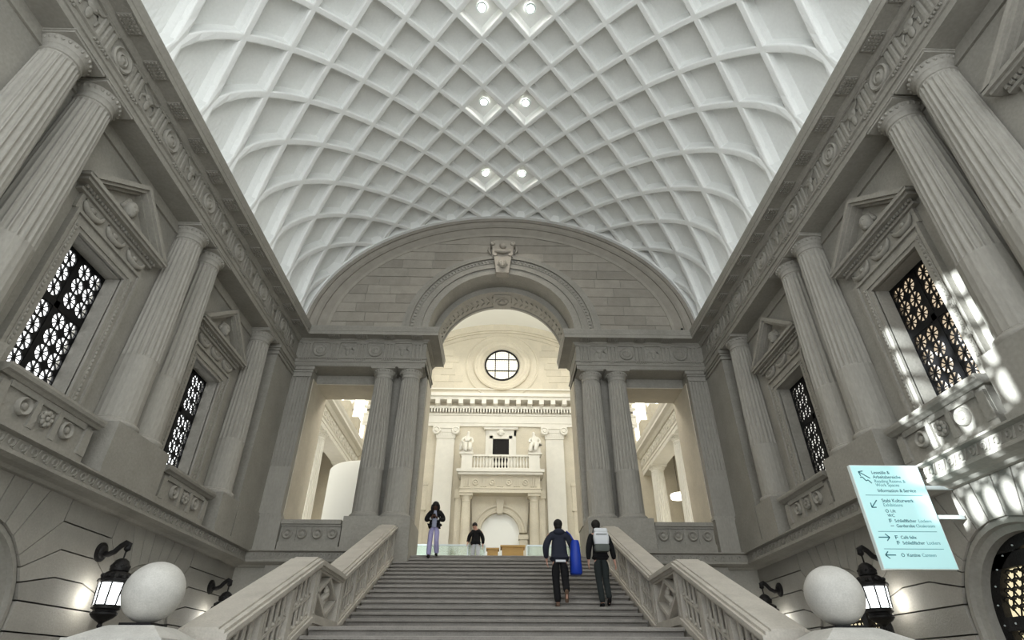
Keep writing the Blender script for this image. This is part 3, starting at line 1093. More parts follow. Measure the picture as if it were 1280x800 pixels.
# end pilasters, parapets, pedestals, columns
for n_, (sd, s) in enumerate(SIDES):
    side = 'daylit window' if s < 0 else 'mint sign'
    pil = empty('pilaster', (s * 6.88, 17.3, 0), PI, wall_end)
    poly = [(-.33, 0), (-.33, .18)]
    for q in range(6):
        c = -.26 + q * .104
        poly += [(c - .038, .18), (c - .025, .145), (c + .025, .145), (c + .038, .18)]
    poly += [(.33, .18), (.33, 0)]
    MB().prism(poly, 5.55, 8.70, 'z').build('fluted_shaft', SHAFT, pil)
    MB().box(-.33, .33, 0, .18, 4.1, 5.55).build('plain_shaft', SHAFT, pil)
    MB().box(-.40, .40, 0, .26, 4.0, 4.06).box(-.37, .37, 0, .22, 4.06, 4.12).build('base', SHAFT, pil)
    MB().box(-.35, .35, 0, .20, 8.70, 8.80).box(-.37, .37, 0, .23, 8.86, 8.93).box(-.43, .43, 0, .28, 8.93, 9.05).box(-.34, .34, 0, .19, 8.8, 8.86).build('capital', SHAFT, pil)
    MB().box(-.42, .36, 0, .26, 3.02, 4.0).build('pedestal', SHAFT, pil)
    # parapet with four rosettes
    pp = empty('parapet', (s * 5.55, 17.35, 0), PI)
    tag(pp, 'low grey stone parapet with four round rosettes on the %s side of the stairs' % side, 'parapet')
    MB().box(-.88, .88, 0, .30, 3.02, 3.30).box(-.88, .88, 0, .24, 3.30, 3.78).box(-.88, .88, 0, .28, 3.74, 3.80).build('slab', STONE, pp)
    MB().box(-.88, .88, -.05, .33, 3.80, 3.92).build('coping', STONE, pp)
    for q in range(4):
        x = -.66 + q * .44
        inst('rosette', ROS0, pp, (x, .24, 3.53))
        if q:
            MB().box(x - .255, x - .185, .24, .265, 3.30, 3.76).build('strip', STONE, pp)
    pd = empty('column_pedestal', (s * 3.62, 17.36, 0), PI)
    tag(pd, 'broad stone pedestal under the paired columns flanking the arch on the %s side' % side, 'pedestal')
    MB().box(-1.0, .97, -1.55, .46, 2.2, 4.0).build('die', STONE, pd)
    MB().box(-1.03, 1.0, -1.55, .49, 2.2, 3.14).build('plinth', STONE, pd)
    for x in (3.16, 4.08):
        place_column(s * x, 17.36, 'fluted grey stone column %s the central arch on the %s side' % ('right beside' if x < 3.5 else 'second from', side), 'columns beside the arch')

# ------------------------------------------------------------------ staircase
RIS, TRD = .147, .3675
st = tag(empty('staircase', (0, 0, ZF)), 'wide grey stone staircase rising to the landing under the arch', 'staircase')


def step(name, yn, zt, depth, hw=2.96):
    prof = [(yn, zt - .012), (yn + .012, zt), (yn + depth, zt), (yn + depth, zt - RIS - .05), (yn + .06, zt - RIS - .05), (yn + .06, zt - .055), (yn + .03, zt - .06), (yn, zt - .05)]
    MB().prism([(a, b - ZF) for a, b in prof], -hw, hw, 'x').build(name, STEPM, st)


for k in range(1, 17):
    hw = 2.96 if k < 14 else (2.62 if k > 14 else 2.96)
    step('step', 11.90 + TRD * (k - 1), .671 + RIS * k, TRD + .06, hw)
step('landing', 9.91, .671, 2.1)
for k in range(1, 16):
    step('step', 9.91 - TRD * k, .671 - RIS * k, TRD + .06)

# ------------------------------------------------------------------ balustrades
YA, YB, YTOP, YBOT = 10.12, 11.76, 16.88, 6.98
SL = .40


def nose(y):
    if y < YA:
        return .671 - SL * (YA - y) - .02
    if y < YB:
        return .671 - .02
    return .651 + SL * (y - YB)


def line(y, off):
    return nose(y) + off


KN = [YBOT, YA, YB, YTOP]


def slab(m, o0, o1, d0, d1, s, y0=YBOT, y1=YTOP):
    ys = [y0] + [k for k in KN if y0 < k < y1] + [y1]
    poly = [(y, line(y, o1)) for y in ys] + [(y, line(y, o0)) for y in reversed(ys)]
    m.prism(poly, s * d0, s * d1, 'x')
    return m


RT = 1.04
for n_, (sd, s) in enumerate(SIDES):
    b = tag(empty('balustrade'), 'carved stone stair balustrade on the %s side, stepping level at the half landing' % ('niche wall' if s < 0 else 'hanging sign'), 'balustrade')
    m = MB()
    slab(m, -.9, .08, 3.01, 3.46, s)
    m.build('string_wall', RAILM, b)
    m = MB()
    slab(m, .08, .17, 2.97, 3.52, s)
    slab(m, .17, .21, 3.00, 3.48, s)
    m.build('base', RAILM, b)
    m = MB()
    slab(m, RT - .18, RT - .145, 3.02, 3.45, s)
    slab(m, RT - .145, RT - .10, 2.99, 3.50, s)
    slab(m, RT - .10, RT - .04, 2.95, 3.55, s)
    slab(m, RT - .04, RT, 2.99, 3.51, s)
    slab(m, RT, RT + .025, 3.06, 3.44, s)
    m.build('handrail', RAILM, b)
    beads = MB()
    for y0, y1, n in ((7.06, 10.05, 3), (11.85, 16.88, 5)):
        for i in range(n + 1):
            y = y0 + (y1 - y0) * i / n
            m = MB()
            slab(m, .21, RT - .18, 3.00, 3.42, s, y - .06, y + .06)
            m.build('post', RAILM, b)
        for i in range(n):
            ya = y0 + (y1 - y0) * i / n + .06
            yb = y0 + (y1 - y0) * (i + 1) / n - .06
            m = MB()
            slab(m, .50, .54, 3.03, 3.06, s, ya, yb)
            slab(m, .21, .235, 3.03, 3.06, s, ya, yb)
            m.build('middle_rail', RAILM, b)
            m = MB()
            slab(m, .20, RT - .17, 3.38, 3.41, s, ya - .02, yb + .02)
            m.build('back_panel', RAILM, b)  # panel added behind the balusters so their gaps turn dark
            nb = 4
            for q in range(nb):
                y = ya + (yb - ya) * (q + .75) / (nb + .5)
                m = MB()
                slab(m, .22, RT - .17, 3.035, 3.058, s, y - .034, y + .034)
                m.build('baluster', RAILM, b)
                for o_ in (.265, .575):
                    beads.sphere((s * 3.05, y + .10, line(y + .10, o_)), .03, 8, 5)
    tag(beads.build('beads', RAILM, b, smooth='all'), kind='stuff')
    # diamond panel of the half landing
    yc, zc = (YA + YB) / 2, .651 + (.27 + RT - .22) / 2
    hy, hz = .68, .27
    for e in (-1, 1):
        MB().box(min(s * 3.00, s * 3.41), max(s * 3.00, s * 3.41), yc + e * .74 - .04, yc + e * .74 + .04, .85, 1.52).build('panel_stile', RAILM, b)
    m = MB()
    m.box(min(s * 3.16, s * 3.22), max(s * 3.16, s * 3.22), yc - .72, yc + .72, .85, 1.52)
    m.build('panel_back', RAILM, b)
    pts = [(yc - .62, zc), (yc, zc + .30), (yc + .62, zc), (yc, zc - .30)]
    for i in range(4):
        a, c = Vector(pts[i]), Vector(pts[(i + 1) % 4])
        d = (c - a).normalized()
        nn = Vector((-d.y, d.x)) * .03
        MB().prism([tuple(a + nn), tuple(c + nn), tuple(c - nn), tuple(a - nn)], s * 3.02, s * 3.20, 'x').build('diamond_bar', RAILM, b)
    m = MB()
    path = []
    for i in range(17):
        t = -1 + 2 * i / 16
        path.append((s * 3.09, yc + .16 * math.sin(t * PI), zc + .17 * t))
    m.tube(path, [.03 + .03 * math.sin(PI * i / 16) for i in range(17)], 8)
    m.sphere((s * 3.09, yc + .07, zc + .10), .055, 8, 6)
    m.sphere((s * 3.09, yc - .07, zc - .10), .055, 8, 6)
    m.build('scroll', RAILM, b, smooth='all')

    # newel with ball
    nw = tag(empty('newel_post', (s * 3.62, 6.5, 0)), 'square stone newel post carrying the ball by the %s' % ('niche wall' if s < 0 else 'hanging sign'), 'newel post')
    MB().box(-.40, .40, -.40, .40, ZF, .24).build('die', BALLM, nw)
    cap = MB().box(-.47, .47, -.47, .47, .24, .31)
    cap.lathe([(.62, .31), (.34, .42), (.30, .43), (.001, .43)], 4, a0=PI / 4, a1=PI / 4 + 2 * PI)
    cap.build('cap', BALLM, nw)
    MB().box(-.16, .16, -.16, .16, .42, .456).build('shade_block', IRON, nw)  # dark block standing in for the shadowed gap under the ball
    tag(MB().sphere((0, 0, 0), .292, 40, 24).build('stone_ball', BALLM, None, (s * 3.62, 6.5, .75), smooth='all'),
        'large pale stone ball finial on the newel post by the %s' % ('niche wall' if s < 0 else 'hanging sign'), 'ball finial')

# ------------------------------------------------------------------ wall lanterns
def make_lantern(s, y, label):
    t = tag(empty('wall_lantern', (s * LOW, y, 0), ROT(s)), label, 'lantern')
    cx = .47
    wp = MB().lathe([(.17, 0), (.17, .03), (.14, .05), (.12, .05), (.10, .08), (.05, .10), (.001, .10)], 20, (0, 0, 1.97), 'y')
    wp.build('wall_plate', IRONW, t, smooth=40)
    path = [(0, .05, 1.95), (0, .16, 1.93), (0, .26, 1.98), (0, .34, 2.08), (0, .42, 2.13), (0, .49, 2.10), (0, .50, 2.02), (0, .46, 1.99)]
    MB().tube(path, [.055, .05, .05, .05, .06, .055, .045, .03], 10).sphere((0, .47, 2.04), .055, 10, 8).build('bracket_arm', IRONW, t, smooth='all')
    MB().tube([(0, cx, 2.02), (0, cx, 1.80)], .015, 8).build('hook', IRONW, t)
    dm = MB().lathe([(.001, 1.87), (.05, 1.86), (.11, 1.82), (.15, 1.75), (.165, 1.68), (.16, 1.645), (.13, 1.63)], 16, (0, cx, 0))
    for i in range(10):
        a = 2 * PI * i / 10
        dm.sphere((.145 * math.cos(a), cx + .145 * math.sin(a), 1.72), .028, 6, 5)
    dm.build('dome', IRONW, t, smooth=50)
    cr = MB().lathe([(.12, 1.64), (.19, 1.62), (.23, 1.58), (.25, 1.52), (.285, 1.50), (.29, 1.46), (.27, 1.44), (.25, 1.43), (.001, 1.43)], 8, (0, cx, 0), a0=PI / 8, a1=PI / 8 + 2 * PI)
    for i in range(8):
        a = 2 * PI * i / 8
        cr.sphere((.225 * math.cos(a), cx + .225 * math.sin(a), 1.55), .04, 8, 6)
    cr.build('crown', IRONW, t)
    for i in range(8):
        a0, a1 = PI / 8 + 2 * PI * i / 8, PI / 8 + 2 * PI * (i + 1) / 8
        rt, rb = .245, .215
        P = [(rt * math.cos(a0), cx + rt * math.sin(a0), 1.44), (rt * math.cos(a1), cx + rt * math.sin(a1), 1.44), (rb * math.cos(a1), cx + rb * math.sin(a1), 1.06), (rb * math.cos(a0), cx + rb * math.sin(a0), 1.06)]
        MB().add(P, [(0, 1, 2, 3)]).build('pane', LANTG, t)
        MB().tube([(.25 * math.cos(a0), cx + .25 * math.sin(a0), 1.45), (.22 * math.cos(a0), cx + .22 * math.sin(a0), 1.05)], .016, 6).build('bar', IRONW, t)
    MB().lathe([(.001, 1.08), (.225, 1.08), (.235, 1.05), (.235, 1.02), (.19, 1.0), (.185, .98), (.215, .96), (.215, .93), (.17, .88), (.09, .83), (.04, .80), (.03, .78), (.001, .78)], 16, (0, cx, 0)).build('bowl', IRONW, t, smooth=40)
    MB().sphere((0, cx, .755), .045, 10, 8).build('finial', IRONW, t, smooth='all')
    d = bpy.data.lights.new('lantern_bulb', 'POINT')
    d.energy = 14
    d.color = (1.0, 0.97, 0.88)
    d.shadow_soft_size = .2
    o = bpy.data.objects.new('lantern_bulb', d)
    COL.objects.link(o)
    o.parent = t
    o.location = (0, cx - .26, 1.2)


make_lantern(-1, 11.25, 'black iron wall lantern between the two niches, behind the stone ball')
make_lantern(-1, 16.0, 'black iron wall lantern in the corner of the niche wall, behind the handrail')
make_lantern(1, 11.25, 'black iron wall lantern below the edge of the hanging mint sign')
make_lantern(1, 16.0, 'black iron wall lantern in the corner beyond the ball of the sign side')

# ------------------------------------------------------------------ hanging sign
sg = tag(empty('direction_sign', (6.45, 8.95, 1.39)), 'large pale mint direction sign with arrows on white brackets', 'sign')
SW, SH = 1.16, 1.615
MB().box(-SW / 2, SW / 2, 0, .07, 0, SH).build('panel', SIGNE, sg)
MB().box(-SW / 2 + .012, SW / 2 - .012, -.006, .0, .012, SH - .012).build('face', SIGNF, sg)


def sgz(py):
    return SH * (1 - (py - 65) / 690.0)


def sgtext(body, fx, py, size, m, bold=False):
    cu = bpy.data.curves.new('lettering', 'FONT')
    cu.body = body
    cu.size = size
    cu.extrude = .001
    if bold:
        cu.offset = .0005
    cu.materials.append(m)
    o = bpy.data.objects.new('tmp', cu)
    COL.objects.link(o)
    me = bpy.data.meshes.new_from_object(o.evaluated_get(bpy.context.evaluated_depsgraph_get()))
    bpy.data.objects.remove(o)
    o = inst('lettering', me, sg)
    o['kind'] = 'stuff'
    o.location = (-SW / 2 + SW * fx, -.008, sgz(py) - size * .33)
    o.rotation_euler = (PI / 2, 0, 0)


for body, fx, py, size, m, bo in (
        ('Lesesäle &', .285, 118, .072, INK, True), ('Arbeitsbereiche', .285, 150, .072, INK, True), ('Reading Rooms &', .285, 180, .072, INK2, False),
        ('Work Spaces', .285, 207, .072, INK2, False), ('Information & Service', .285, 246, .072, INK, True),
        ('Stabi Kulturwerk', .29, 315, .076, INK, True), ('Exhibitions', .29, 345, .072, INK2, False), ('Lift', .36, 385, .066, INK, False), ('WC', .30, 415, .066, INK, True),
        ('Schließfächer', .37, 450, .066, INK, True), ('Lockers', .70, 450, .066, INK2, False), ('Garderobe', .37, 483, .066, INK, True), ('Cloakroom', .64, 483, .066, INK2, False),
        ('Café felix', .37, 557, .066, INK, True), ('Schließfächer', .37, 592, .066, INK, True), ('Lockers', .70, 592, .066, INK2, False),
        ('Kantine', .37, 668, .066, INK, True), ('Canteen', .57, 668, .066, INK2, False)):
    sgtext(body, fx, py, size, m, bo)
m = MB()
for py in (278, 520, 630):
    m.box(-SW / 2 + .09 * SW, SW / 2 - .1 * SW, -.009, -.006, sgz(py) - .004, sgz(py) + .004)
m.build('divider_lines', INK2, sg)


def bar2(m, a, c, w):
    a, c = Vector(a), Vector(c)
    d = (c - a).normalized()
    n = Vector((-d.y, d.x)) * w
    m.prism([tuple(a + n), tuple(c + n), tuple(c - n), tuple(a - n)], -.010, -.006, 'y')


def sp(fx, py):
    return (-SW / 2 + SW * fx, sgz(py))


for pts, hd in (([(.24, 160), (.10, 113)], 1), ([(.10, 155), (.13, 150), (.17, 178), (.20, 172), (.24, 195)], 0), ([(.22, 312), (.12, 362)], 1), ([(.07, 557), (.22, 557)], 1), ([(.22, 668), (.08, 668)], 1)):
    m = MB()
    P = [sp(*p) for p in pts]
    for a, c in zip(P[:-1], P[1:]):
        bar2(m, a, c, .007)
    if hd:
        e = Vector(P[-1])
        d = (Vector(P[-2]) - e).normalized()
        for an in (.75, -.75):
            q = Vector((d.x * math.cos(an) - d.y * math.sin(an), d.x * math.sin(an) + d.y * math.cos(an)))
            bar2(m, tuple(e), tuple(e + q * .075), .007)
    m.build('arrow' if hd else 'wave_mark', INK, sg)
# small pictograms
for py, kind in ((385, 0), (450, 1), (483, 2), (557, 1), (592, 1), (668, 0)):
    m = MB()
    cx, cz = -SW / 2 + SW * .315, sgz(py)
    if kind == 0:
        m.ringsweep([(.018, -.010), (.026, -.010), (.026, -.006), (.018, -.006)], (cx, 0, cz), 14, 0, 2 * PI - .01)
    elif kind == 1:
        m.box(cx - .022, cx - .012, -.010, -.006, cz - .028, cz + .028).box(cx - .012, cx + .02, -.010, -.006, cz + .018, cz + .028).box(cx - .012, cx + .02, -.010, -.006, cz - .005, cz + .004)
    else:
        m.box(cx - .026, cx + .026, -.010, -.006, cz - .004, cz + .004)
    m.build('pictogram', INK, sg)
for z in (2.64, 2.17):
    MB().box(.55, 1.02, .0, .05, z - 1.39 - .03, z - 1.39 + .03).build('bracket', STEEL, sg)

# ------------------------------------------------------------------ rear hall
YR = 34.0
wr = MB().box(-12, 12, YR, YR + .5, ZL, 14.9)
V, F = [], []
NL = 32
RR, RZ = 10.88, 21.62 - 10.88
AM = math.asin(10.05 / RR)
for y in (YR, YR + .5):
    for i in range(NL + 1):
        a = -AM + 2 * AM * i / NL
        V.append((RR * math.sin(a) * 1.0, y, RZ + (RR + .3) * math.cos(a)))
    for i in range(NL + 1):
        a = -AM + 2 * AM * i / NL
        V.append((RR * math.sin(a), y, 14.8))
q = NL + 1
for i in range(NL):
    F += [(i, i + 1, q + i + 1, q + i), (2 * q + i, 2 * q + i + 1, 3 * q + i + 1, 3 * q + i)]
wr.add(V, F)
wall_rear = struct(wr.build('wall_rear', CREAM), 'cream stone far wall with oculus and balcony beyond the arch', 'wall')
# rear vault
V, F = [], []
for y in (18.9, YR + .4):
    for i in range(NL + 1):
        a = -AM + 2 * AM * i / NL
        V.append((RR * math.sin(a), y, RZ + RR * math.cos(a)))
for i in range(NL):
    F.append((i, i + 1, q + i + 1, q + i))
struct(MB().add(V, F).build('ceiling', REARV, smooth='all'), 'smooth pale vault of the hall beyond the arch', 'ceiling')


def rbox(m, x0, x1, o0, o1, z0, z1):
    m.box(x0, x1, YR - o1, YR - o0, z0, z1)
    return m


# lunette bands, ashlar
for r0, r1, o in ((RR - .95, RR - .85, .05), (RR - .65, RR - .5, .08), (RR - .5, RR + .1, .16)):
    MB().ringsweep([(r0, YR + .02), (r1, YR + .02), (r1, YR - o), (r0, YR - o)], (0, 0, RZ), 40, PI / 2 - .62, PI / 2 + .62).build('lunette_band', CREAM, wall_rear, smooth=30)
for row in range(8):
    z0 = 16.5 + row * .5
    x = -4.6 + (.0 if row % 2 else .45)
    while x < 4.6:
        w_ = random.choice((.9, 1.0, 1.2))
        xm = x + w_ / 2
        if math.hypot(xm, z0 + .25 - 18.3) > 3.1 and math.hypot(xm, z0 + .5 - RZ) < RR - 1.0:
            MB().prism([(x + .01, z0 + .01), (x + w_ - .01, z0 + .01), (x + w_ - .01, z0 + .49), (x + .01, z0 + .49)], YR - .03, YR + .02, 'y').build('stone_block', CREAM, wall_rear)
        x += w_
# oculus
oc = struct(empty('window_7', (0.06, YR, 18.3), PI), 'round lit oculus window with dark glazing bars in the far wall', 'window')
MB().ringsweep([(1.17, -.1), (1.5, -.1), (1.5, .10), (1.3, .12), (1.22, .04), (1.17, .0)], (0, 0, 0), 48, 0, 2 * PI).build('inner_ring', CREAM, oc, smooth=30)
MB().ringsweep([(1.5, -.1), (1.95, -.1), (1.95, .20), (1.85, .24), (1.72, .16), (1.6, .18), (1.5, .14)], (0, 0, 0), 48, 0, 2 * PI).build('moulded_ring', CREAM, oc, smooth=30)
MB().ringsweep([(1.95, -.1), (2.55, -.1), (2.55, .06), (2.47, .08), (2.42, .03), (1.95, .03)], (0, 0, 0), 48, 0, 2 * PI).build('outer_ring', CREAM, oc, smooth=30)
MB().lathe([(.001, .01), (1.2, .01), (1.2, .0), (.001, .0)], 40, ax='y').build('pane', WINO, oc)
m = MB().ringsweep([(1.10, .01), (1.2, .01), (1.2, .10), (1.10, .10)], (0, 0, 0), 40, 0, 2 * PI)
for e in (-1, 1):
    m.box(e * .46 - .03, e * .46 + .03, .02, .08, -1.06, 1.06).box(-1.06, 1.06, .02, .08, e * .44 - .03, e * .44 + .03)
m.build('glazing_bars', IRON, oc)
m = MB()
for i in range(-6, 7):
    if abs(i * .165) < 1.1:
        h = math.sqrt(1.14 ** 2 - (i * .165) ** 2)
        m.box(i * .165 - .008, i * .165 + .008, .012, .03, -h, h).box(-h, h, .012, .03, i * .165 - .008, i * .165 + .008)
tag(m.build('fine_lattice', CREAM, oc), kind='stuff')
# cornice run on the far wall
tr = struct(empty('trim_5', (0, 0, 0)), 'cream cornice with modillion blocks across the far wall under the oculus', 'cornice')
m = MB()
for o, z0, z1 in ((.12, 16.38, 16.48), (.25, 15.85, 15.95), (.75, 15.62, 15.85), (.62, 15.42, 15.62), (.28, 14.92, 15.10), (.16, 14.48, 14.62), (.10, 14.08, 14.48), (.16, 13.95, 14.08), (.12, 13.74, 13.95)):
    rbox(m, -9, 9, -.02, o, z0, z1)
m.build('moulding', CREAMW, tr)
mod_me = MB().box(-.15, .15, -.68, .0, 15.10, 15.42).mesh('modillion', CREAMW)
x = -4.9
while x < 5:
    inst('modillion', mod_me, tr, (x, YR, 0))
    x += .76
den_me = MB().box(-.05, .05, -.36, .0, 14.64, 14.92).mesh('dentil', CREAMW)
x = -4.9
while x < 5:
    inst('dentil', den_me, tr, (x, YR, 0))
    x += .19
# ionic pilasters
for s in (-1, 1):
    t = empty('ionic_pilaster', (s * 3.49, YR, 0), PI, wall_rear)
    MB().box(-.57, .57, 0, .22, ZL, 12.85).build('shaft', CREAMW, t)
    m = MB().box(-.6, .6, 0, .28, 12.85, 12.98).box(-.62, .62, 0, .27, 12.98, 13.25).box(-.85, .85, 0, .36, 13.5, 13.74).box(-.7, .7, 0, .3, 13.25, 13.5)
    for q in range(7):
        m.box(-.5 + q * .155, -.44 + q * .155, .27, .31, 12.98, 13.2)
    m.build('capital', CREAMW, t)
    for e in (-1, 1):
        MB().lathe([(.26, 0), (.26, .40), (.21, .43), (.17, .38), (.11, .38), (.09, .44), (.001, .44)], 18, (e * .62, 0, 13.35), 'y').build('volute', CREAMW, t, smooth=40)
    # smaller relief panels beyond the pilaster
    m = MB().box(-.5, .5, 0, .12, 9.9, 10.1).box(-.45, .45, 0, .08, 8.6, 9.9).box(-.5, .5, 0, .12, 8.4, 8.6).box(-.4, .4, 0, .06, ZL, 8.4)
    m.build('wall_relief', CREAM, wall_rear, (s * 4.9, YR, 0), PI)
# door, balcony, portal
dr = struct(empty('door_5', (.05, YR, 0), PI), 'dark doorway with carved head keystone opening on the balcony', 'doorway')
MB().box(-.52, .52, 0, .03, 10.55, 12.9).build('opening', DARK, dr)
m = MB()
for e in (-1, 1):
    m.box(min(e * .52, e * .72), max(e * .52, e * .72), 0, .14, 10.55, 13.1).box(min(e * .72, e * .98), max(e * .72, e * .98), 0, .08, 10.55, 13.5)
m.box(-.72, .72, 0, .14, 12.9, 13.1).box(-.98, .98, 0, .08, 13.1, 13.5).box(-1.1, 1.1, 0, .25, 13.5, 13.66).box(-1.18, 1.18, 0, .35, 13.66, 13.76)
m.build('door_surround', CREAMW, dr)
m = MB()
lathe_head(m, (0, .18, 13.28), .22)
m.build('carved_head', CREAMW, dr, smooth='all')
MB().box(.46, .48, .03, .06, 10.55, 12.9).box(.28, .30, .03, .05, 10.6, 12.8).build('door_leaf_edge', IRONW, dr)
bl = tag(empty('balcony', (.05, YR, 0), PI), 'pale stone balcony with turned balusters above the far portal', 'balcony')
MB().box(-2.65, 2.65, 0, 1.35, 10.38, 10.55).box(-2.55, 2.55, 0, 1.25, 10.24, 10.38).build('slab', CREAMW, bl)
MB().box(-2.42, 2.42, .95, 1.2, 10.55, 10.65).build('base_rail', CREAMW, bl)
MB().box(-2.42, 2.42, .92, 1.23, 11.36, 11.47).build('top_rail', CREAMW, bl)
for e in (-1, 1):
    MB().box(e * 2.05 - .33, e * 2.05 + .33, .88, 1.26, 10.55, 11.47).build('end_pier', CREAMW, bl)
bal_me = MB().lathe([(.07, 10.65), (.07, 10.70), (.04, 10.73), (.075, 10.88), (.08, 10.94), (.045, 11.14), (.035, 11.22), (.06, 11.28), (.07, 11.36)], 10, (0, 1.07, 0)).mesh('baluster', CREAMW, 50)
for i in range(18):
    inst('baluster', bal_me, bl, (-1.6 + 3.2 * i / 17, 0, 0))
po = tag(empty('portal', (.05, YR, 0), PI), 'cream doric portal with arch and bright white recess below the balcony', 'portal')
MB().box(-2.38, 2.38, 0, 1.0, 9.5, 10.24).build('frieze', CREAM, po)
MB().box(-2.42, 2.42, 0, 1.06, 9.2, 9.42).box(-2.46, 2.46, 0, 1.10, 9.42, 9.5).build('architrave', CREAM, po)
for i in range(5):
    x = -2.0 + i * 1.0
    m = MB()
    for q_ in range(3):
        m.box(x - .18 + q_ * .14, x - .09 + q_ * .14, 1.0, 1.06, 9.55, 10.15)
    m.build('triglyph', CREAM, po)
    if i < 4:
        MB().lathe([(.2, 1.0), (.2, 1.06), (.14, 1.08), (.10, 1.03), (.001, 1.08)], 14, (x + .5, 0, 9.82), 'y').build('medallion', CREAM, po, smooth=40)
CPD = [MB().lathe([(.36, ZL), (.36, ZL + .2), (.31, ZL + .25), (.30, 5.5), (.265, 8.72), (.29, 8.74), (.29, 8.78), (.27, 8.8), (.27, 8.9), (.36, 9.05)], 20, (0, .62, 0)).mesh('shaft', CREAM, 40),
       MB().box(-.38, .38, .24, 1.0, 9.05, 9.2).mesh('abacus', CREAM)]
for e in (-1, 1):
    inst('column_shaft', CPD[0], po, (e * 2.02, 0, 0))
    inst('abacus', CPD[1], po, (e * 2.02, 0, 0))
    MB().box(e * 2.5 - .18, e * 2.5 + .18, 0, .5, ZL, 9.5).box(e * 2.5 - .24, e * 2.5 + .24, 0, .56, 9.0, 9.5).build('side_pilaster', CREAM, po)
    MB().box(min(e * 1.15, e * 1.62), max(e * 1.15, e * 1.62), 0, .42, ZL, 6.9).box(min(e * 1.1, e * 1.66), max(e * 1.1, e * 1.66), 0, .48, 6.7, 6.95).build('impost', CREAM, po)
m = MB().ringsweep([(1.15, 0), (1.6, 0), (1.6, .34), (1.5, .38), (1.42, .30), (1.3, .30), (1.27, .36), (1.15, .36)], (0, 0, 7.1), 32)
m.build('arch_ring', CREAM, po, smooth=30)
V, F = [], []
m = MB()
for i in range(24):
    a0, a1 = PI * i / 24, PI * (i + 1) / 24
    m.prism([(1.6 * math.cos(a0), 7.1 + 1.6 * math.sin(a0)), (1.6 * math.cos(a1), 7.1 + 1.6 * math.sin(a1)), (1.75 * math.cos(a1), 9.2), (1.75 * math.cos(a0), 9.2)], 0, .24, 'y')
m.build('spandrel', CREAM, po)
MB().prism([(-.16, 8.15), (.16, 8.15), (.24, 8.95), (-.24, 8.95)], 0, .46, 'y').build('keystone', CREAM, po)
lp = [(1.16 * math.cos(PI * i / 20), 7.1 + 1.16 * math.sin(PI * i / 20)) for i in range(21)] + [(-1.16, ZL), (1.16, ZL)]
MB().prism(lp, 0, .04, 'y').build('recess_panel', REARV, po)

# ------------------------------------------------------------------ rear side colonnades
CR = column_parts(.44, .36, ZL, 10.62, CREAMW, 20)
for n_, (sd, s) in enumerate(SIDES):
    fl = 1 if s < 0 else -1
    t = struct(empty('trim_%d' % (6 + n_)), 'cream carved entablature running back above the side colonnade %s' % ('behind the white drum' if s < 0 else 'over the round pendant lamp'), 'entablature')
    P2 = [(-9.0, 18.95), (-9.0, YR)]
    MB().sweep(P2, [(-.9, 10.62), (0, 10.62), (0, 10.85), (.04, 10.86), (.04, 11.0), (.1, 11.05), (-.9, 11.05)], fl).build('architrave', CREAMW, t)
    MB().sweep(P2, [(-.9, 11.05), (.0, 11.05), (0, 11.65), (-.9, 11.65)], fl).build('frieze', CREAM, t)
    MB().sweep(P2, [(-.9, 11.65), (.08, 11.65), (.2, 11.8), (.42, 11.85), (.42, 11.98), (.5, 12.08), (.55, 12.2), (-.9, 12.2)], fl).build('cornice', CREAMW, t)
    fp = MB().box(-.22, .22, 0, .03, 11.1, 11.6).ringsweep([(.10, .03), (.17, .03), (.17, .08), (.10, .08)], (0, 0, 11.35), 10, 0, 2 * PI - .01).mesh('frieze_panel', CREAMW)
    y = 20.2
    while y < YR:
        inst('frieze_panel', fp, t, (s * 9.0, y, 0), ROT(s))
        y += .62
    # pedestal blocks on the cornice
    for y in (24.8, 27.4, 29.9, 32.3):
        MB().box(min(s * 8.75, s * 9.35), max(s * 8.75, s * 9.35), y - .35, y + .35, 12.2, 13.5).build('attic_block', CREAM, t)
    for y in (22.5, 27.4, 32.3):
        c = tag(empty('column', (s * 9.42, y, 0)), 'cream fluted column of the rear colonnade %s' % ('behind the white drum' if s < 0 else 'by the round pendant lamp'), 'column', 'rear colonnade on the %s' % ('drum side' if s < 0 else 'lamp side'))
        inst('shaft', CR[0], c)
        inst('base', CR[1], c)
        k = inst('capital', CR[2], c)
        inst('abacus', CR[3], k)
    w = MB().box(min(s * 11.2, s * 11.5), max(s * 11.2, s * 11.5), 18.95, YR, ZL, 12.2)
    w.box(min(s * 9.0, s * 11.5), max(s * 9.0, s * 11.5), 18.95, YR, 11.9, 12.2)
    x0, x1 = min(s * 10.0, s * 10.3), max(s * 10.0, s * 10.3)
    yy = 18.95
    for y in (21.5, 25.5, 29.5, 32.6):
        hw = .6
        w.box(x0, x1, yy, y - hw, 12.2, 17.0)
        w.box(x0, x1, y - hw, y + hw, 12.2, 12.8)
        w.box(x0, x1, y - hw, y + hw, 16.2, 17.0)
        yy = y + hw
    w.box(x0, x1, yy, YR, 12.2, 17.0)
    wl = struct(w.build('wall_rear_' + sd, CREAM), 'cream upper side wall of the rear hall with bright windows %s' % ('above the white drum' if s < 0 else 'above the pendant lamp'), 'wall')
    for y in (21.5, 25.5, 29.5, 32.6):
        MB().box(min(s * 10.15, s * 10.2), max(s * 10.15, s * 10.2), y - .6, y + .6, 12.8, 16.2).build('window_pane', WINB, wl)
    MB().box(min(s * 8.85, s * 9.7), max(s * 8.85, s * 9.7), YR - .05, YR - .01, 12.9, 16.0).build('window_pane', WINB, wl)
    for z in (7.0,):
        for y in (24.9, 29.8):
            MB().box(min(s * 11.17, s * 11.2), max(s * 11.17, s * 11.2), y - 1.0, y + 1.0, 4.5, 9.3).build('window_pane', WINB if s < 0 else WINO, wl)

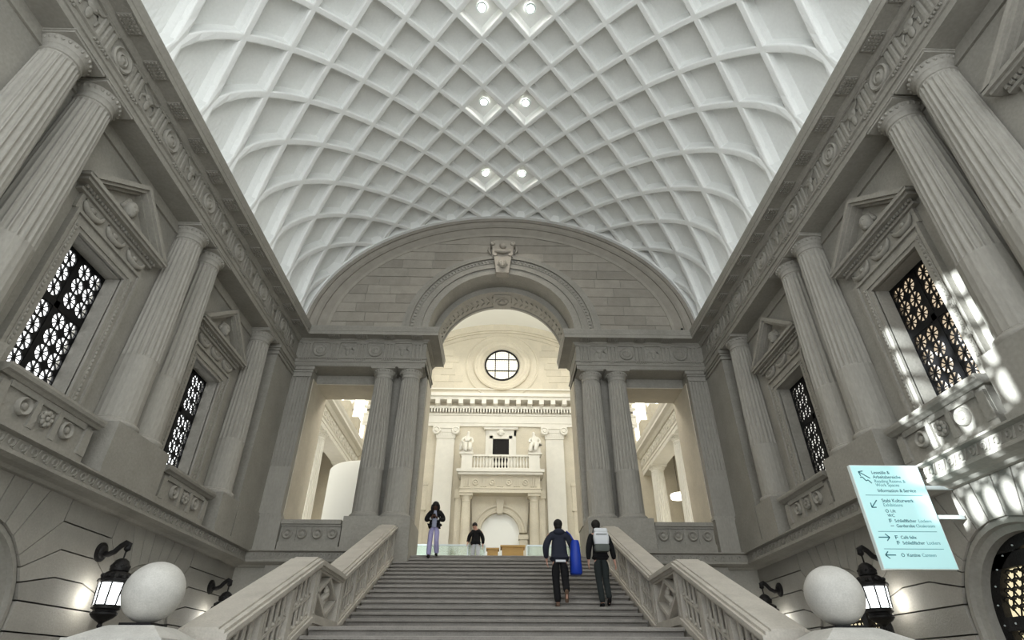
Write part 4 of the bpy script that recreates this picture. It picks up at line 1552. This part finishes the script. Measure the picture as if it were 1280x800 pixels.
# white drum partition and pendant lamp
V, F = [], []
dm = MB().lathe([(1.62, ZL), (1.62, 6.95), (1.58, 7.0), (.001, 7.0)], 40, (-5.25, 22.4, 0))
tag(dm.build('curved_partition', REARV, smooth=40), 'smooth white curved partition standing behind the parapet rosettes', 'partition')
pl = tag(empty('pendant_lamp', (9.9, 30.4, 8.35)), 'glowing white drum pendant lamp hanging in the side aisle', 'lamp')
MB().lathe([(.001, -.1), (.46, -.1), (.48, -.06), (.48, .10), (.46, .13), (.001, .13)], 28).build('shade', emitter('pendant_glow', (1.0, 0.97, 0.85), 3.0), pl, smooth=40)
MB().tube([(0, 0, .13), (0, 0, 3.55)], .012, 6).build('cord', IRON, pl)

# glass railing and wooden desk at the edge of the landing
gl = mat('rail_glass', (0.80, 0.95, 0.86), 0.05, spec=.5)
gb = gl.node_tree.nodes['Principled BSDF']
gb.inputs['Transmission Weight'].default_value = 0.75
gr = tag(empty('glass_railing', (0, 20.8, ZL)), 'green tinted glass railing at the back of the landing', 'railing')
for x0, x1 in ((-3.3, -2.2), (-2.18, -1.1), (-1.08, -.48), (1.0, 2.2), (2.22, 3.3)):
    MB().box(x0, x1, -.01, .01, .0, .90).build('glass_panel', gl, gr)
MB().box(-3.3, -.48, -.03, .03, .90, .95).box(1.0, 3.3, -.03, .03, .90, .95).build('top_rail', STEEL, gr)
for x in (-2.19, -1.09, -.48, 1.0, 2.21):
    MB().box(x - .02, x + .02, -.025, .025, 0, .9).build('post', STEEL, gr)
tag(MB().box(.12, .88, 20.75, 21.3, ZL, ZL + .86).box(.06, .94, 20.68, 21.36, ZL + .86, ZL + .92).build('wooden_desk', WOOD), 'plain honey coloured wooden desk between the glass railings', 'desk')
tag(MB().box(-.40, -.02, 20.75, 21.1, ZL, ZL + .78).box(-.44, .02, 20.70, 21.14, ZL + .78, ZL + .83).build('wooden_lectern', WOOD), 'small honey wooden stand beside the person in the black sweater', 'stand')


# ------------------------------------------------------------------ skinned figures helper
def skin(name, J, E, m, parent=None, sub=2, loc=(0, 0, 0)):
    """J: name -> (x,y,z,r) or (x,y,z,rx,ry); E: edges; first joint is root"""
    names = list(J)
    idx = {n: i for i, n in enumerate(names)}
    me = bpy.data.meshes.new(name)
    me.from_pydata([J[n][:3] for n in names], [(idx[a], idx[b]) for a, b in E], [])
    o = bpy.data.objects.new('tmp_' + name, me)
    COL.objects.link(o)
    md = o.modifiers.new('s', 'SKIN')
    md.use_smooth_shade = True
    md.branch_smoothing = .6
    for i, n in enumerate(names):
        sv_ = me.skin_vertices[0].data[i]
        r = J[n][3:]
        sv_.radius = (r[0], r[1] if len(r) > 1 else r[0])
        sv_.use_root = i == 0
    sm = o.modifiers.new('u', 'SUBSURF')
    sm.levels = sm.render_levels = sub
    dg = bpy.context.evaluated_depsgraph_get()
    out = bpy.data.meshes.new_from_object(o.evaluated_get(dg))
    out.name = name
    bpy.data.objects.remove(o)
    out.materials.clear()
    out.materials.append(m)
    out.polygons.foreach_set('use_smooth', [True] * len(out.polygons))
    return inst(name, out, parent, loc)


# statues on the balcony
for s in (-1, 1):
    lab = 'white marble seated statue on the balcony end %s' % ('with draped shoulder' if s < 0 else 'with crossed legs and lowered arm')
    t = tag(empty('statue', (.05 + s * 2.1, YR - .95, 11.47)), lab, 'statue')
    e = -s
    J = {'pelvis': (0, 0, .62, .24), 'waist': (0, 0, .85, .17), 'chest': (e * .03, -.03, 1.1, .21), 'neck': (e * .04, -.05, 1.3, .07), 'head': (e * .06, -.08, 1.45, .11), 'top': (e * .06, -.08, 1.56, .07),
         'shl': (-.24, -.02, 1.16, .09), 'ell': (-.34, -.12, .88, .07), 'hal': (-.2, -.3, .78, .05), 'shr': (.26, -.02, 1.16, .09), 'elr': (.36, -.1, .9, .07), 'har': (.3, -.3, .72, .05),
         'kl': (-.17 + e * .08, -.4, .60, .15), 'fl': (-.16 + e * .12, -.38, .12, .12), 'kr': (.17 + e * .05, -.38, .64, .15), 'fr': (.10 + e * .1, -.46, .16, .11)}
    Eg = [('pelvis', 'waist'), ('waist', 'chest'), ('chest', 'neck'), ('neck', 'head'), ('head', 'top'), ('chest', 'shl'), ('shl', 'ell'), ('ell', 'hal'), ('chest', 'shr'), ('shr', 'elr'), ('elr', 'har'), ('pelvis', 'kl'), ('kl', 'fl'), ('pelvis', 'kr'), ('kr', 'fr')]
    skin('figure', J, Eg, CREAMW, t, 2)
    MB().box(-.42, .42, -.4, .35, 0, .10).box(-.36, .36, -.15, .35, .10, .5).build('seat_block', CREAMW, t)
    MB().tube([(-.3, .05, 1.1), (-.38 * e, -.05, .7), (-.36, -.2, .3)], [.06, .1, .12], 8).build('drapery', CREAMW, t, smooth='all')


# ------------------------------------------------------------------ people
def hand(J, Eg, side, w, p, k, curl, grip=False):
    """palm p with five fingers; w wrist joint name; curl: unit-ish direction the fingers point"""
    c = Vector(curl).normalized()
    P = Vector(p)
    across = Vector((0, 1, 0)) if abs(c.y) < .7 else Vector((1, 0, 0))
    across = (across - c * across.dot(c)).normalized()
    inward = c.cross(across).normalized()
    if inward.x * side > 0:
        inward = -inward
    nm = 'palm%d' % side
    J[nm] = (*P, .030 * k, .020 * k)
    Eg.append((w, nm))
    for f, (o, L) in enumerate(((-.027, .062), (-.009, .074), (.009, .070), (.026, .054))):
        a = P + across * o * k + c * .035 * k
        b_ = a + c * L * .55 * k + inward * .010 * k
        d_ = b_ + (c * .45 + inward * (.9 if grip else .4)) * L * .6 * k
        for q, (pt, r) in enumerate(((a, .0095), (b_, .0085), (d_, .0075))):
            J['f%d%d%d' % (side, f, q)] = (*pt, r * k)
        Eg += [(nm, 'f%d%d0' % (side, f)), ('f%d%d0' % (side, f), 'f%d%d1' % (side, f)), ('f%d%d1' % (side, f), 'f%d%d2' % (side, f))]
    a = P - across * .035 * k - c * .005 * k
    b_ = a - across * .022 * k + c * .035 * k + inward * .01 * k
    J['t%d0' % side] = (*a, .011 * k)
    J['t%d1' % side] = (*b_, .009 * k)
    Eg += [(nm, 't%d0' % side), ('t%d0' % side, 't%d1' % side)]


def person(label, loc, rz, H, pose, skin_m, top_m, leg_m, shoe_m, hair, jacket=1.0, hand_dir=None, grip=False, hem=.88, flare=1.0, legs_w=1.0, wide=1.0):
    k = H / 1.75
    D = {'pelvis': (0, 0, .96), 'waist': (0, .0, 1.10), 'chest': (0, 0, 1.30), 'upper': (0, 0, 1.42), 'neck': (0, .01, 1.50), 'skull': (0, .03, 1.585), 'brow': (0, .035, 1.655), 'crown': (0, .02, 1.715)}
    for s, n in ((-1, 'l'), (1, 'r')):
        D['sh' + n] = (s * .175, 0, 1.41)
        D['el' + n] = (s * .235, -.04, 1.14)
        D['wr' + n] = (s * .245, .05, .90)
        D['hip' + n] = (s * .09, 0, .93)
        D['kn' + n] = (s * .10, .04, .50)
        D['an' + n] = (s * .10, -.02, .09)
    D.update({n: v for n, v in pose.items() if not n.startswith('toe')})
    D = {n: (x * k, y * k, z * k) for n, (x, y, z) in D.items()}
    R_ = {'pelvis': (.135, .10), 'waist': (.125, .095), 'chest': (.145, .105), 'upper': (.11, .085), 'neck': (.055, .055), 'skull': (.070, .082), 'brow': (.078, .092), 'crown': (.05, .06)}
    for n in 'lr':
        R_['sh' + n] = (.062, .062)
        R_['el' + n] = (.042, .042)
        R_['wr' + n] = (.028, .028)
        R_['hip' + n] = (.085, .085)
        R_['kn' + n] = (.058, .058)
        R_['an' + n] = (.040, .040)
    t = tag(empty('person', loc, rz), label, 'person')
    core = [('pelvis', 'waist'), ('waist', 'chest'), ('chest', 'upper'), ('upper', 'neck'), ('neck', 'skull'), ('skull', 'brow'), ('brow', 'crown')]
    arms = [e for n in 'lr' for e in (('upper', 'sh' + n), ('sh' + n, 'el' + n), ('el' + n, 'wr' + n))]
    legs = [e for n in 'lr' for e in (('pelvis', 'hip' + n), ('hip' + n, 'kn' + n), ('kn' + n, 'an' + n))]
    J = {n: (*D[n], *(r * k for r in R_[n])) for n in D}
    Eg = core + arms + legs
    # face: nose and ears as extra points of the body
    hd = Vector(D['skull'])
    fw = (Vector(D['brow']) - hd)
    fwd = Vector((0, 1, 0))
    upv = fw.normalized()
    fwd = (fwd - upv * fwd.dot(upv)).normalized()
    J['nose'] = (*(hd + fwd * .085 * k + upv * .012 * k), .012 * k)
    Eg.append(('skull', 'nose'))
    for s, n in ((-1, 'l'), (1, 'r')):
        J['ear' + n] = (hd.x + s * .082 * k, hd.y - .01 * k, hd.z + .01 * k, .014 * k, .018 * k)
        Eg.append(('skull', 'ear' + n))
    for s, n in ((-1, 'l'), (1, 'r')):
        w = Vector(D['wr' + n])
        d = (hand_dir or {}).get(n)
        d = Vector(d).normalized() if d else (w - Vector(D['el' + n])).normalized()
        hand(J, Eg, s, 'wr' + n, w + d * .07 * k, k, d, grip)
    for n in 'lr':
        a = Vector(D['an' + n])
        dz = (pose.get('toe' + n) or (0, .15, -.045))
        J['toe' + n] = (a.x, a.y + dz[1] * k, a.z + dz[2] * k, .035 * k, .025 * k)
        Eg.append(('an' + n, 'toe' + n))
    for n in list(J):
        if n.startswith('toe') and len(J[n]) == 3:
            del J[n]
    skin('body', J, Eg, skin_m, t, 2)
    # top
    g = jacket
    U = {'waist': (*D['waist'], .155 * g * k, .120 * g * k)}
    px, py, pz = D['pelvis']
    U['hem'] = (px, py, hem * k, .165 * g * k * wide, .125 * g * k)
    U['pelvis2'] = (px, py, (hem + .10) * k, .162 * g * k * wide, .125 * g * k)
    U['chest'] = (*D['chest'], .172 * g * k, .125 * g * k)
    U['upper'] = (*D['upper'], .128 * g * k, .10 * g * k)
    U['collar'] = (*(Vector(D['upper']) * .35 + Vector(D['neck']) * .65), .075 * g * k, .072 * g * k)
    Ue = [('waist', 'pelvis2'), ('pelvis2', 'hem'), ('waist', 'chest'), ('chest', 'upper'), ('upper', 'collar')]
    for n in 'lr':
        U['sh' + n] = (*D['sh' + n], .085 * g * k)
        U['el' + n] = (*D['el' + n], .064 * g * k)
        w = Vector(D['wr' + n]) * .9 + Vector(D['el' + n]) * .1
        U['wr' + n] = (*w, .046 * g * k)
        Ue += [('upper', 'sh' + n), ('sh' + n, 'el' + n), ('el' + n, 'wr' + n)]
    skin('jacket', U, Ue, top_m, t, 2)
    # trousers
    T = {'pelvis': (*D['pelvis'], .145 * k, .112 * k), 'waist': (px, py, (pz / k + .07) * k, .135 * k, .105 * k)}
    Te = [('pelvis', 'waist')]
    for n in 'lr':
        T['hip' + n] = (*D['hip' + n], .100 * k * legs_w)
        T['th' + n] = (*(Vector(D['hip' + n]) * .5 + Vector(D['kn' + n]) * .5), .088 * k * legs_w)
        T['kn' + n] = (*D['kn' + n], .072 * k * legs_w * (flare * .5 + .5))
        T['ca' + n] = (*(Vector(D['kn' + n]) * .5 + Vector(D['an' + n]) * .5), .070 * k * flare * legs_w)
        a = Vector(D['an' + n]) * 1.02 - Vector(D['kn' + n]) * .02
        T['an' + n] = (*a, .062 * k * flare * legs_w)
        Te += [('pelvis', 'hip' + n), ('hip' + n, 'th' + n), ('th' + n, 'kn' + n), ('kn' + n, 'ca' + n), ('ca' + n, 'an' + n)]
    skin('trousers', T, Te, leg_m, t, 2)
    for n in 'lr':
        a = Vector(D['an' + n])
        dz = (pose.get('toe' + n) or (0, .15, -.045))
        tv = Vector((0, dz[1], dz[2])) * k
        hl = a + Vector((0, -.045, -.04)) * k if not pose.get('toe' + n) else a - tv.normalized() * .04 * k
        S = {'mid': (*(a + tv * .35 + Vector((0, 0, -.018 * k))), .048 * k, .045 * k), 'heel': (*hl, .042 * k, .045 * k), 'ball': (*(a + tv * .95), .050 * k, .032 * k), 'tip': (*(a + tv * 1.45), .036 * k, .024 * k), 'cuff': (a.x, a.y, a.z + .03 * k, .05 * k)}
        skin('shoe', S, [('mid', 'heel'), ('mid', 'ball'), ('ball', 'tip'), ('mid', 'cuff')], shoe_m, t, 2)
    # hair
    hm = MB()
    c = (Vector(D['skull']) + Vector(D['brow'])) / 2
    if hair == 'short':
        hm.sphere(tuple(c + Vector((0, -.022, .042)) * k), .108 * k, 16, 10, (.92, 1.0, .95))
        hm.sphere(tuple(c + Vector((0, -.05, -.02)) * k), .085 * k, 12, 8, (.95, .8, 1.0))
    else:
        hm.sphere(tuple(c + Vector((0, -.02, .040)) * k), .115 * k, 16, 10, (.98, 1.02, .95))
        for s in (-1, 1):
            for q in range(3):
                a = c + Vector((s * (.075 + .012 * q), -.045 + .04 * q, .03)) * k
                hm.tube([a, a + Vector((s * .02, -.005, -.10)) * k, a + Vector((s * .015, -.01, -.22)) * k], [.032 * k, .034 * k, .018 * k], 8)
        hm.tube([c + Vector((0, -.09, .02)) * k, c + Vector((0, -.10, -.10)) * k, c + Vector((0, -.09, -.2)) * k], [.06 * k, .07 * k, .04 * k], 8)
    hm.build('hair', HAIR, t, smooth='all')
    # eyes
    for s in (-1, 1):
        e = hd + upv * .038 * k + fwd * .083 * k + Vector((s * .032 * k, 0, 0))
        MB().sphere(tuple(e), .011 * k, 8, 6).build('eye', HAIR, t, smooth='all')
    m = MB().sphere(tuple(hd - upv * .035 * k + fwd * .078 * k), .02 * k, 8, 6, (1.2, .4, .4))
    m.build('mouth', mat('lips', tuple(c_ * .7 for c_ in (skin_m.node_tree.nodes['Principled BSDF'].inputs['Base Color'].default_value[:3])), .6), t, smooth='all')
    return t, D, k


# man with the blue bag, climbing
t, D, k = person('man in navy hooded jacket climbing the stairs with a blue bag', (1.37, 13.24, 1.259), 0, 1.84,
                 {'hipl': (-.09, 0, .93), 'knl': (-.09, .03, .50), 'anl': (-.07, -.02, .09), 'hipr': (.09, -.01, .93), 'knr': (.10, -.02, .50), 'anr': (.09, -.30, .27), 'toer': (0, .06, -.14),
                  'shl': (-.21, 0, 1.41), 'shr': (.21, 0, 1.41), 'ell': (-.30, -.06, 1.13), 'wrl': (-.27, .08, .92), 'elr': (.29, -.04, 1.14), 'wrr': (.27, -.03, .88), 'neck': (0, .03, 1.50), 'skull': (0, .06, 1.58), 'brow': (0, .07, 1.65), 'crown': (0, .06, 1.71)},
                 SKIN2, NAVY, BLACK, SHOE, 'short', jacket=1.18, hem=.84, wide=1.08, legs_w=1.15)
hood = MB().sphere((0, -.08 * k, 1.46 * k), .115 * k, 14, 8, (1.1, .75, .62))
hood.build('hood', NAVY, t, smooth='all')
MB().box(-.10, .12, -.175, -.12, .885, .93).build('shirt_tail', PACKW, t)
bg_ = tag(empty('shoulder_bag', (1.71, 13.10, 1.88)), 'bright blue carrier bag hanging at the side of the man in navy', 'bag')
bb = MB()
V, F = [], []
for z, hx, hy in ((0, .10, .15), (.03, .13, .18), (.4, .12, .18), (.64, .10, .18), (.70, .08, .17)):
    for i in range(16):
        a = 2 * PI * i / 16
        ca, sa = math.cos(a), math.sin(a)
        V.append((hx * math.copysign(abs(ca) ** .6, ca), hy * math.copysign(abs(sa) ** .6, sa), z))
for r in range(4):
    for i in range(16):
        F.append((r * 16 + i, r * 16 + (i + 1) % 16, r * 16 + 16 + (i + 1) % 16, r * 16 + 16 + i))
F += [tuple(range(15, -1, -1)), tuple(64 + i for i in range(16))]
bb.add(V, F).build('pouch', BAGB, bg_, smooth=60)
MB().tube([(-.02, -.10, .68), (-.10, -.06, .84), (-.16, .06, .93), (-.12, .14, .86), (-.02, .14, .68)], .014, 8).build('strap', BAGB, bg_)

# person with the white backpack, climbing
t, D, k = person('person in black carrying a white and grey backpack up the stairs', (2.30, 13.28, 1.259), 0, 1.84,
                 {'hipl': (-.08, 0, .93), 'knl': (-.06, .03, .50), 'anl': (-.03, -.03, .09), 'hipr': (.08, 0, .93), 'knr': (.09, .05, .52), 'anr': (.10, -.12, .16), 'toer': (0, .10, -.08),
                  'shl': (-.17, 0, 1.41), 'shr': (.17, 0, 1.41), 'ell': (-.25, -.02, 1.12), 'wrl': (-.25, .06, .90), 'elr': (.26, -.02, 1.14), 'wrr': (.31, .05, .90), 'neck': (-.02, .02, 1.50), 'skull': (-.04, .05, 1.58), 'brow': (-.045, .06, 1.65), 'crown': (-.045, .05, 1.71)},
                 SKIN2, BLACK, CHAR, BLACK, 'short', jacket=1.08, hem=.88, legs_w=1.0)
bp = tag(empty('backpack', (2.31, 13.05, 2.36)), 'white roll top backpack with grey base on the climbing person in black', 'backpack')


def rounded(z0, z1, hx, hy, bul=.02):
    V, F = [], []
    Zs = [z0, z0 + .02, (z0 + z1) / 2, z1 - .02, z1]
    for z, g_ in zip(Zs, (.9, 1, 1.06, 1, .92)):
        for i in range(20):
            a = 2 * PI * i / 20
            ca, sa = math.cos(a), math.sin(a)
            V.append((hx * g_ * math.copysign(abs(ca) ** .45, ca), hy * g_ * math.copysign(abs(sa) ** .45, sa), z))
    for r in range(4):
        for i in range(20):
            F.append((r * 20 + i, r * 20 + (i + 1) % 20, r * 20 + 20 + (i + 1) % 20, r * 20 + 20 + i))
    F += [tuple(range(19, -1, -1)), tuple(80 + i for i in range(20))]
    return MB().add(V, F)


rounded(.0, .15, .165, .085).build('grey_base', PACKG, bp, smooth=50)
rounded(.15, .40, .165, .085).build('white_body', PACKW, bp, smooth=50)
rounded(.38, .49, .15, .08).build('roll_top', PACKW, bp, smooth=50)
MB().box(-.12, .12, -.098, -.085, .345, .36).build('buckle_strap', PACKG, bp)
for s in (-1, 1):
    MB().tube([(s * .11, .07, .46), (s * .13, .16, .52), (s * .14, .33, .42), (s * .14, .32, .2), (s * .13, .1, .06)], .014, 8).build('shoulder_strap', PACKG, bp)

# person coming down looking at a phone
t, D, k = person('person in lilac trousers and black jacket looking at a phone', (-1.92, 17.16, 2.876), PI, 1.62,
                 {'hipl': (-.09, 0, .93), 'knl': (-.10, .07, .53), 'anl': (-.11, -.16, .18), 'hipr': (.09, 0, .93), 'knr': (.11, .03, .50), 'anr': (.12, .03, .09),
                  'shl': (-.20, 0, 1.40), 'shr': (.20, 0, 1.40), 'ell': (-.29, .02, 1.15), 'elr': (.29, .02, 1.15), 'wrl': (-.10, .22, 1.17), 'wrr': (.10, .22, 1.17),
                  'neck': (0, .04, 1.50), 'skull': (0, .08, 1.57), 'brow': (0, .10, 1.635), 'crown': (0, .09, 1.70)},
                 SKIN1, BLACK, LILAC, BLACK, 'long', jacket=1.22, hand_dir={'l': (.45, .75, .35), 'r': (-.45, .75, .35)}, grip=True, hem=.93, flare=1.25, wide=1.15)
sh_ = MB()
V = []
for z, hx, yy in ((.92, .085, .168), (1.05, .085, .172), (1.2, .075, .175), (1.34, .06, .165), (1.45, .045, .115)):
    V += [(-hx * k, (yy - .05) * k, z * k), (-hx * .7 * k, yy * k, z * k), (hx * .7 * k, yy * k, z * k), (hx * k, (yy - .05) * k, z * k)]
sh_.add(V, [(r * 4 + i, r * 4 + i + 1, r * 4 + 5 + i, r * 4 + 4 + i) for r in range(4) for i in range(3)]).build('shirt_front', PALEB, t, smooth='all')
for s in (-1, 1):
    MB().sphere((s * .115 * k, .21 * k, 1.165 * k), .042 * k, 10, 6).build('shirt_cuff', PACKW, t, smooth='all')
tag(MB().box(-.036, .036, -.004, .004, -.07, .07).build('phone', IRON, None, (-1.92, 17.16 - .30 * k, 2.876 + 1.23 * k)), 'black mobile phone held by the person in lilac trousers', 'phone').rotation_euler = (.55, 0, 0)

# person in black sweater on the landing
t, D, k = person('person in black sweater and pale trousers walking behind the top step', (-.80, 20.35, ZL), PI, 1.62,
                 {'shl': (-.20, .02, 1.38), 'shr': (.20, .02, 1.38), 'ell': (-.27, -.02, 1.12), 'elr': (.27, .0, 1.12), 'wrl': (-.27, .02, .92), 'wrr': (.30, .10, .98),
                  'hipl': (-.09, 0, .93), 'knl': (-.10, .12, .53), 'anl': (-.10, .10, .10), 'knr': (.10, .0, .5), 'anr': (.10, -.18, .12),
                  'neck': (.03, .06, 1.48), 'skull': (.05, .11, 1.54), 'brow': (.055, .14, 1.60), 'crown': (.055, .14, 1.66)},
                 SKIN2, BLACK, PALEG, BLACK, 'short', jacket=1.18, hem=.90, wide=1.0)
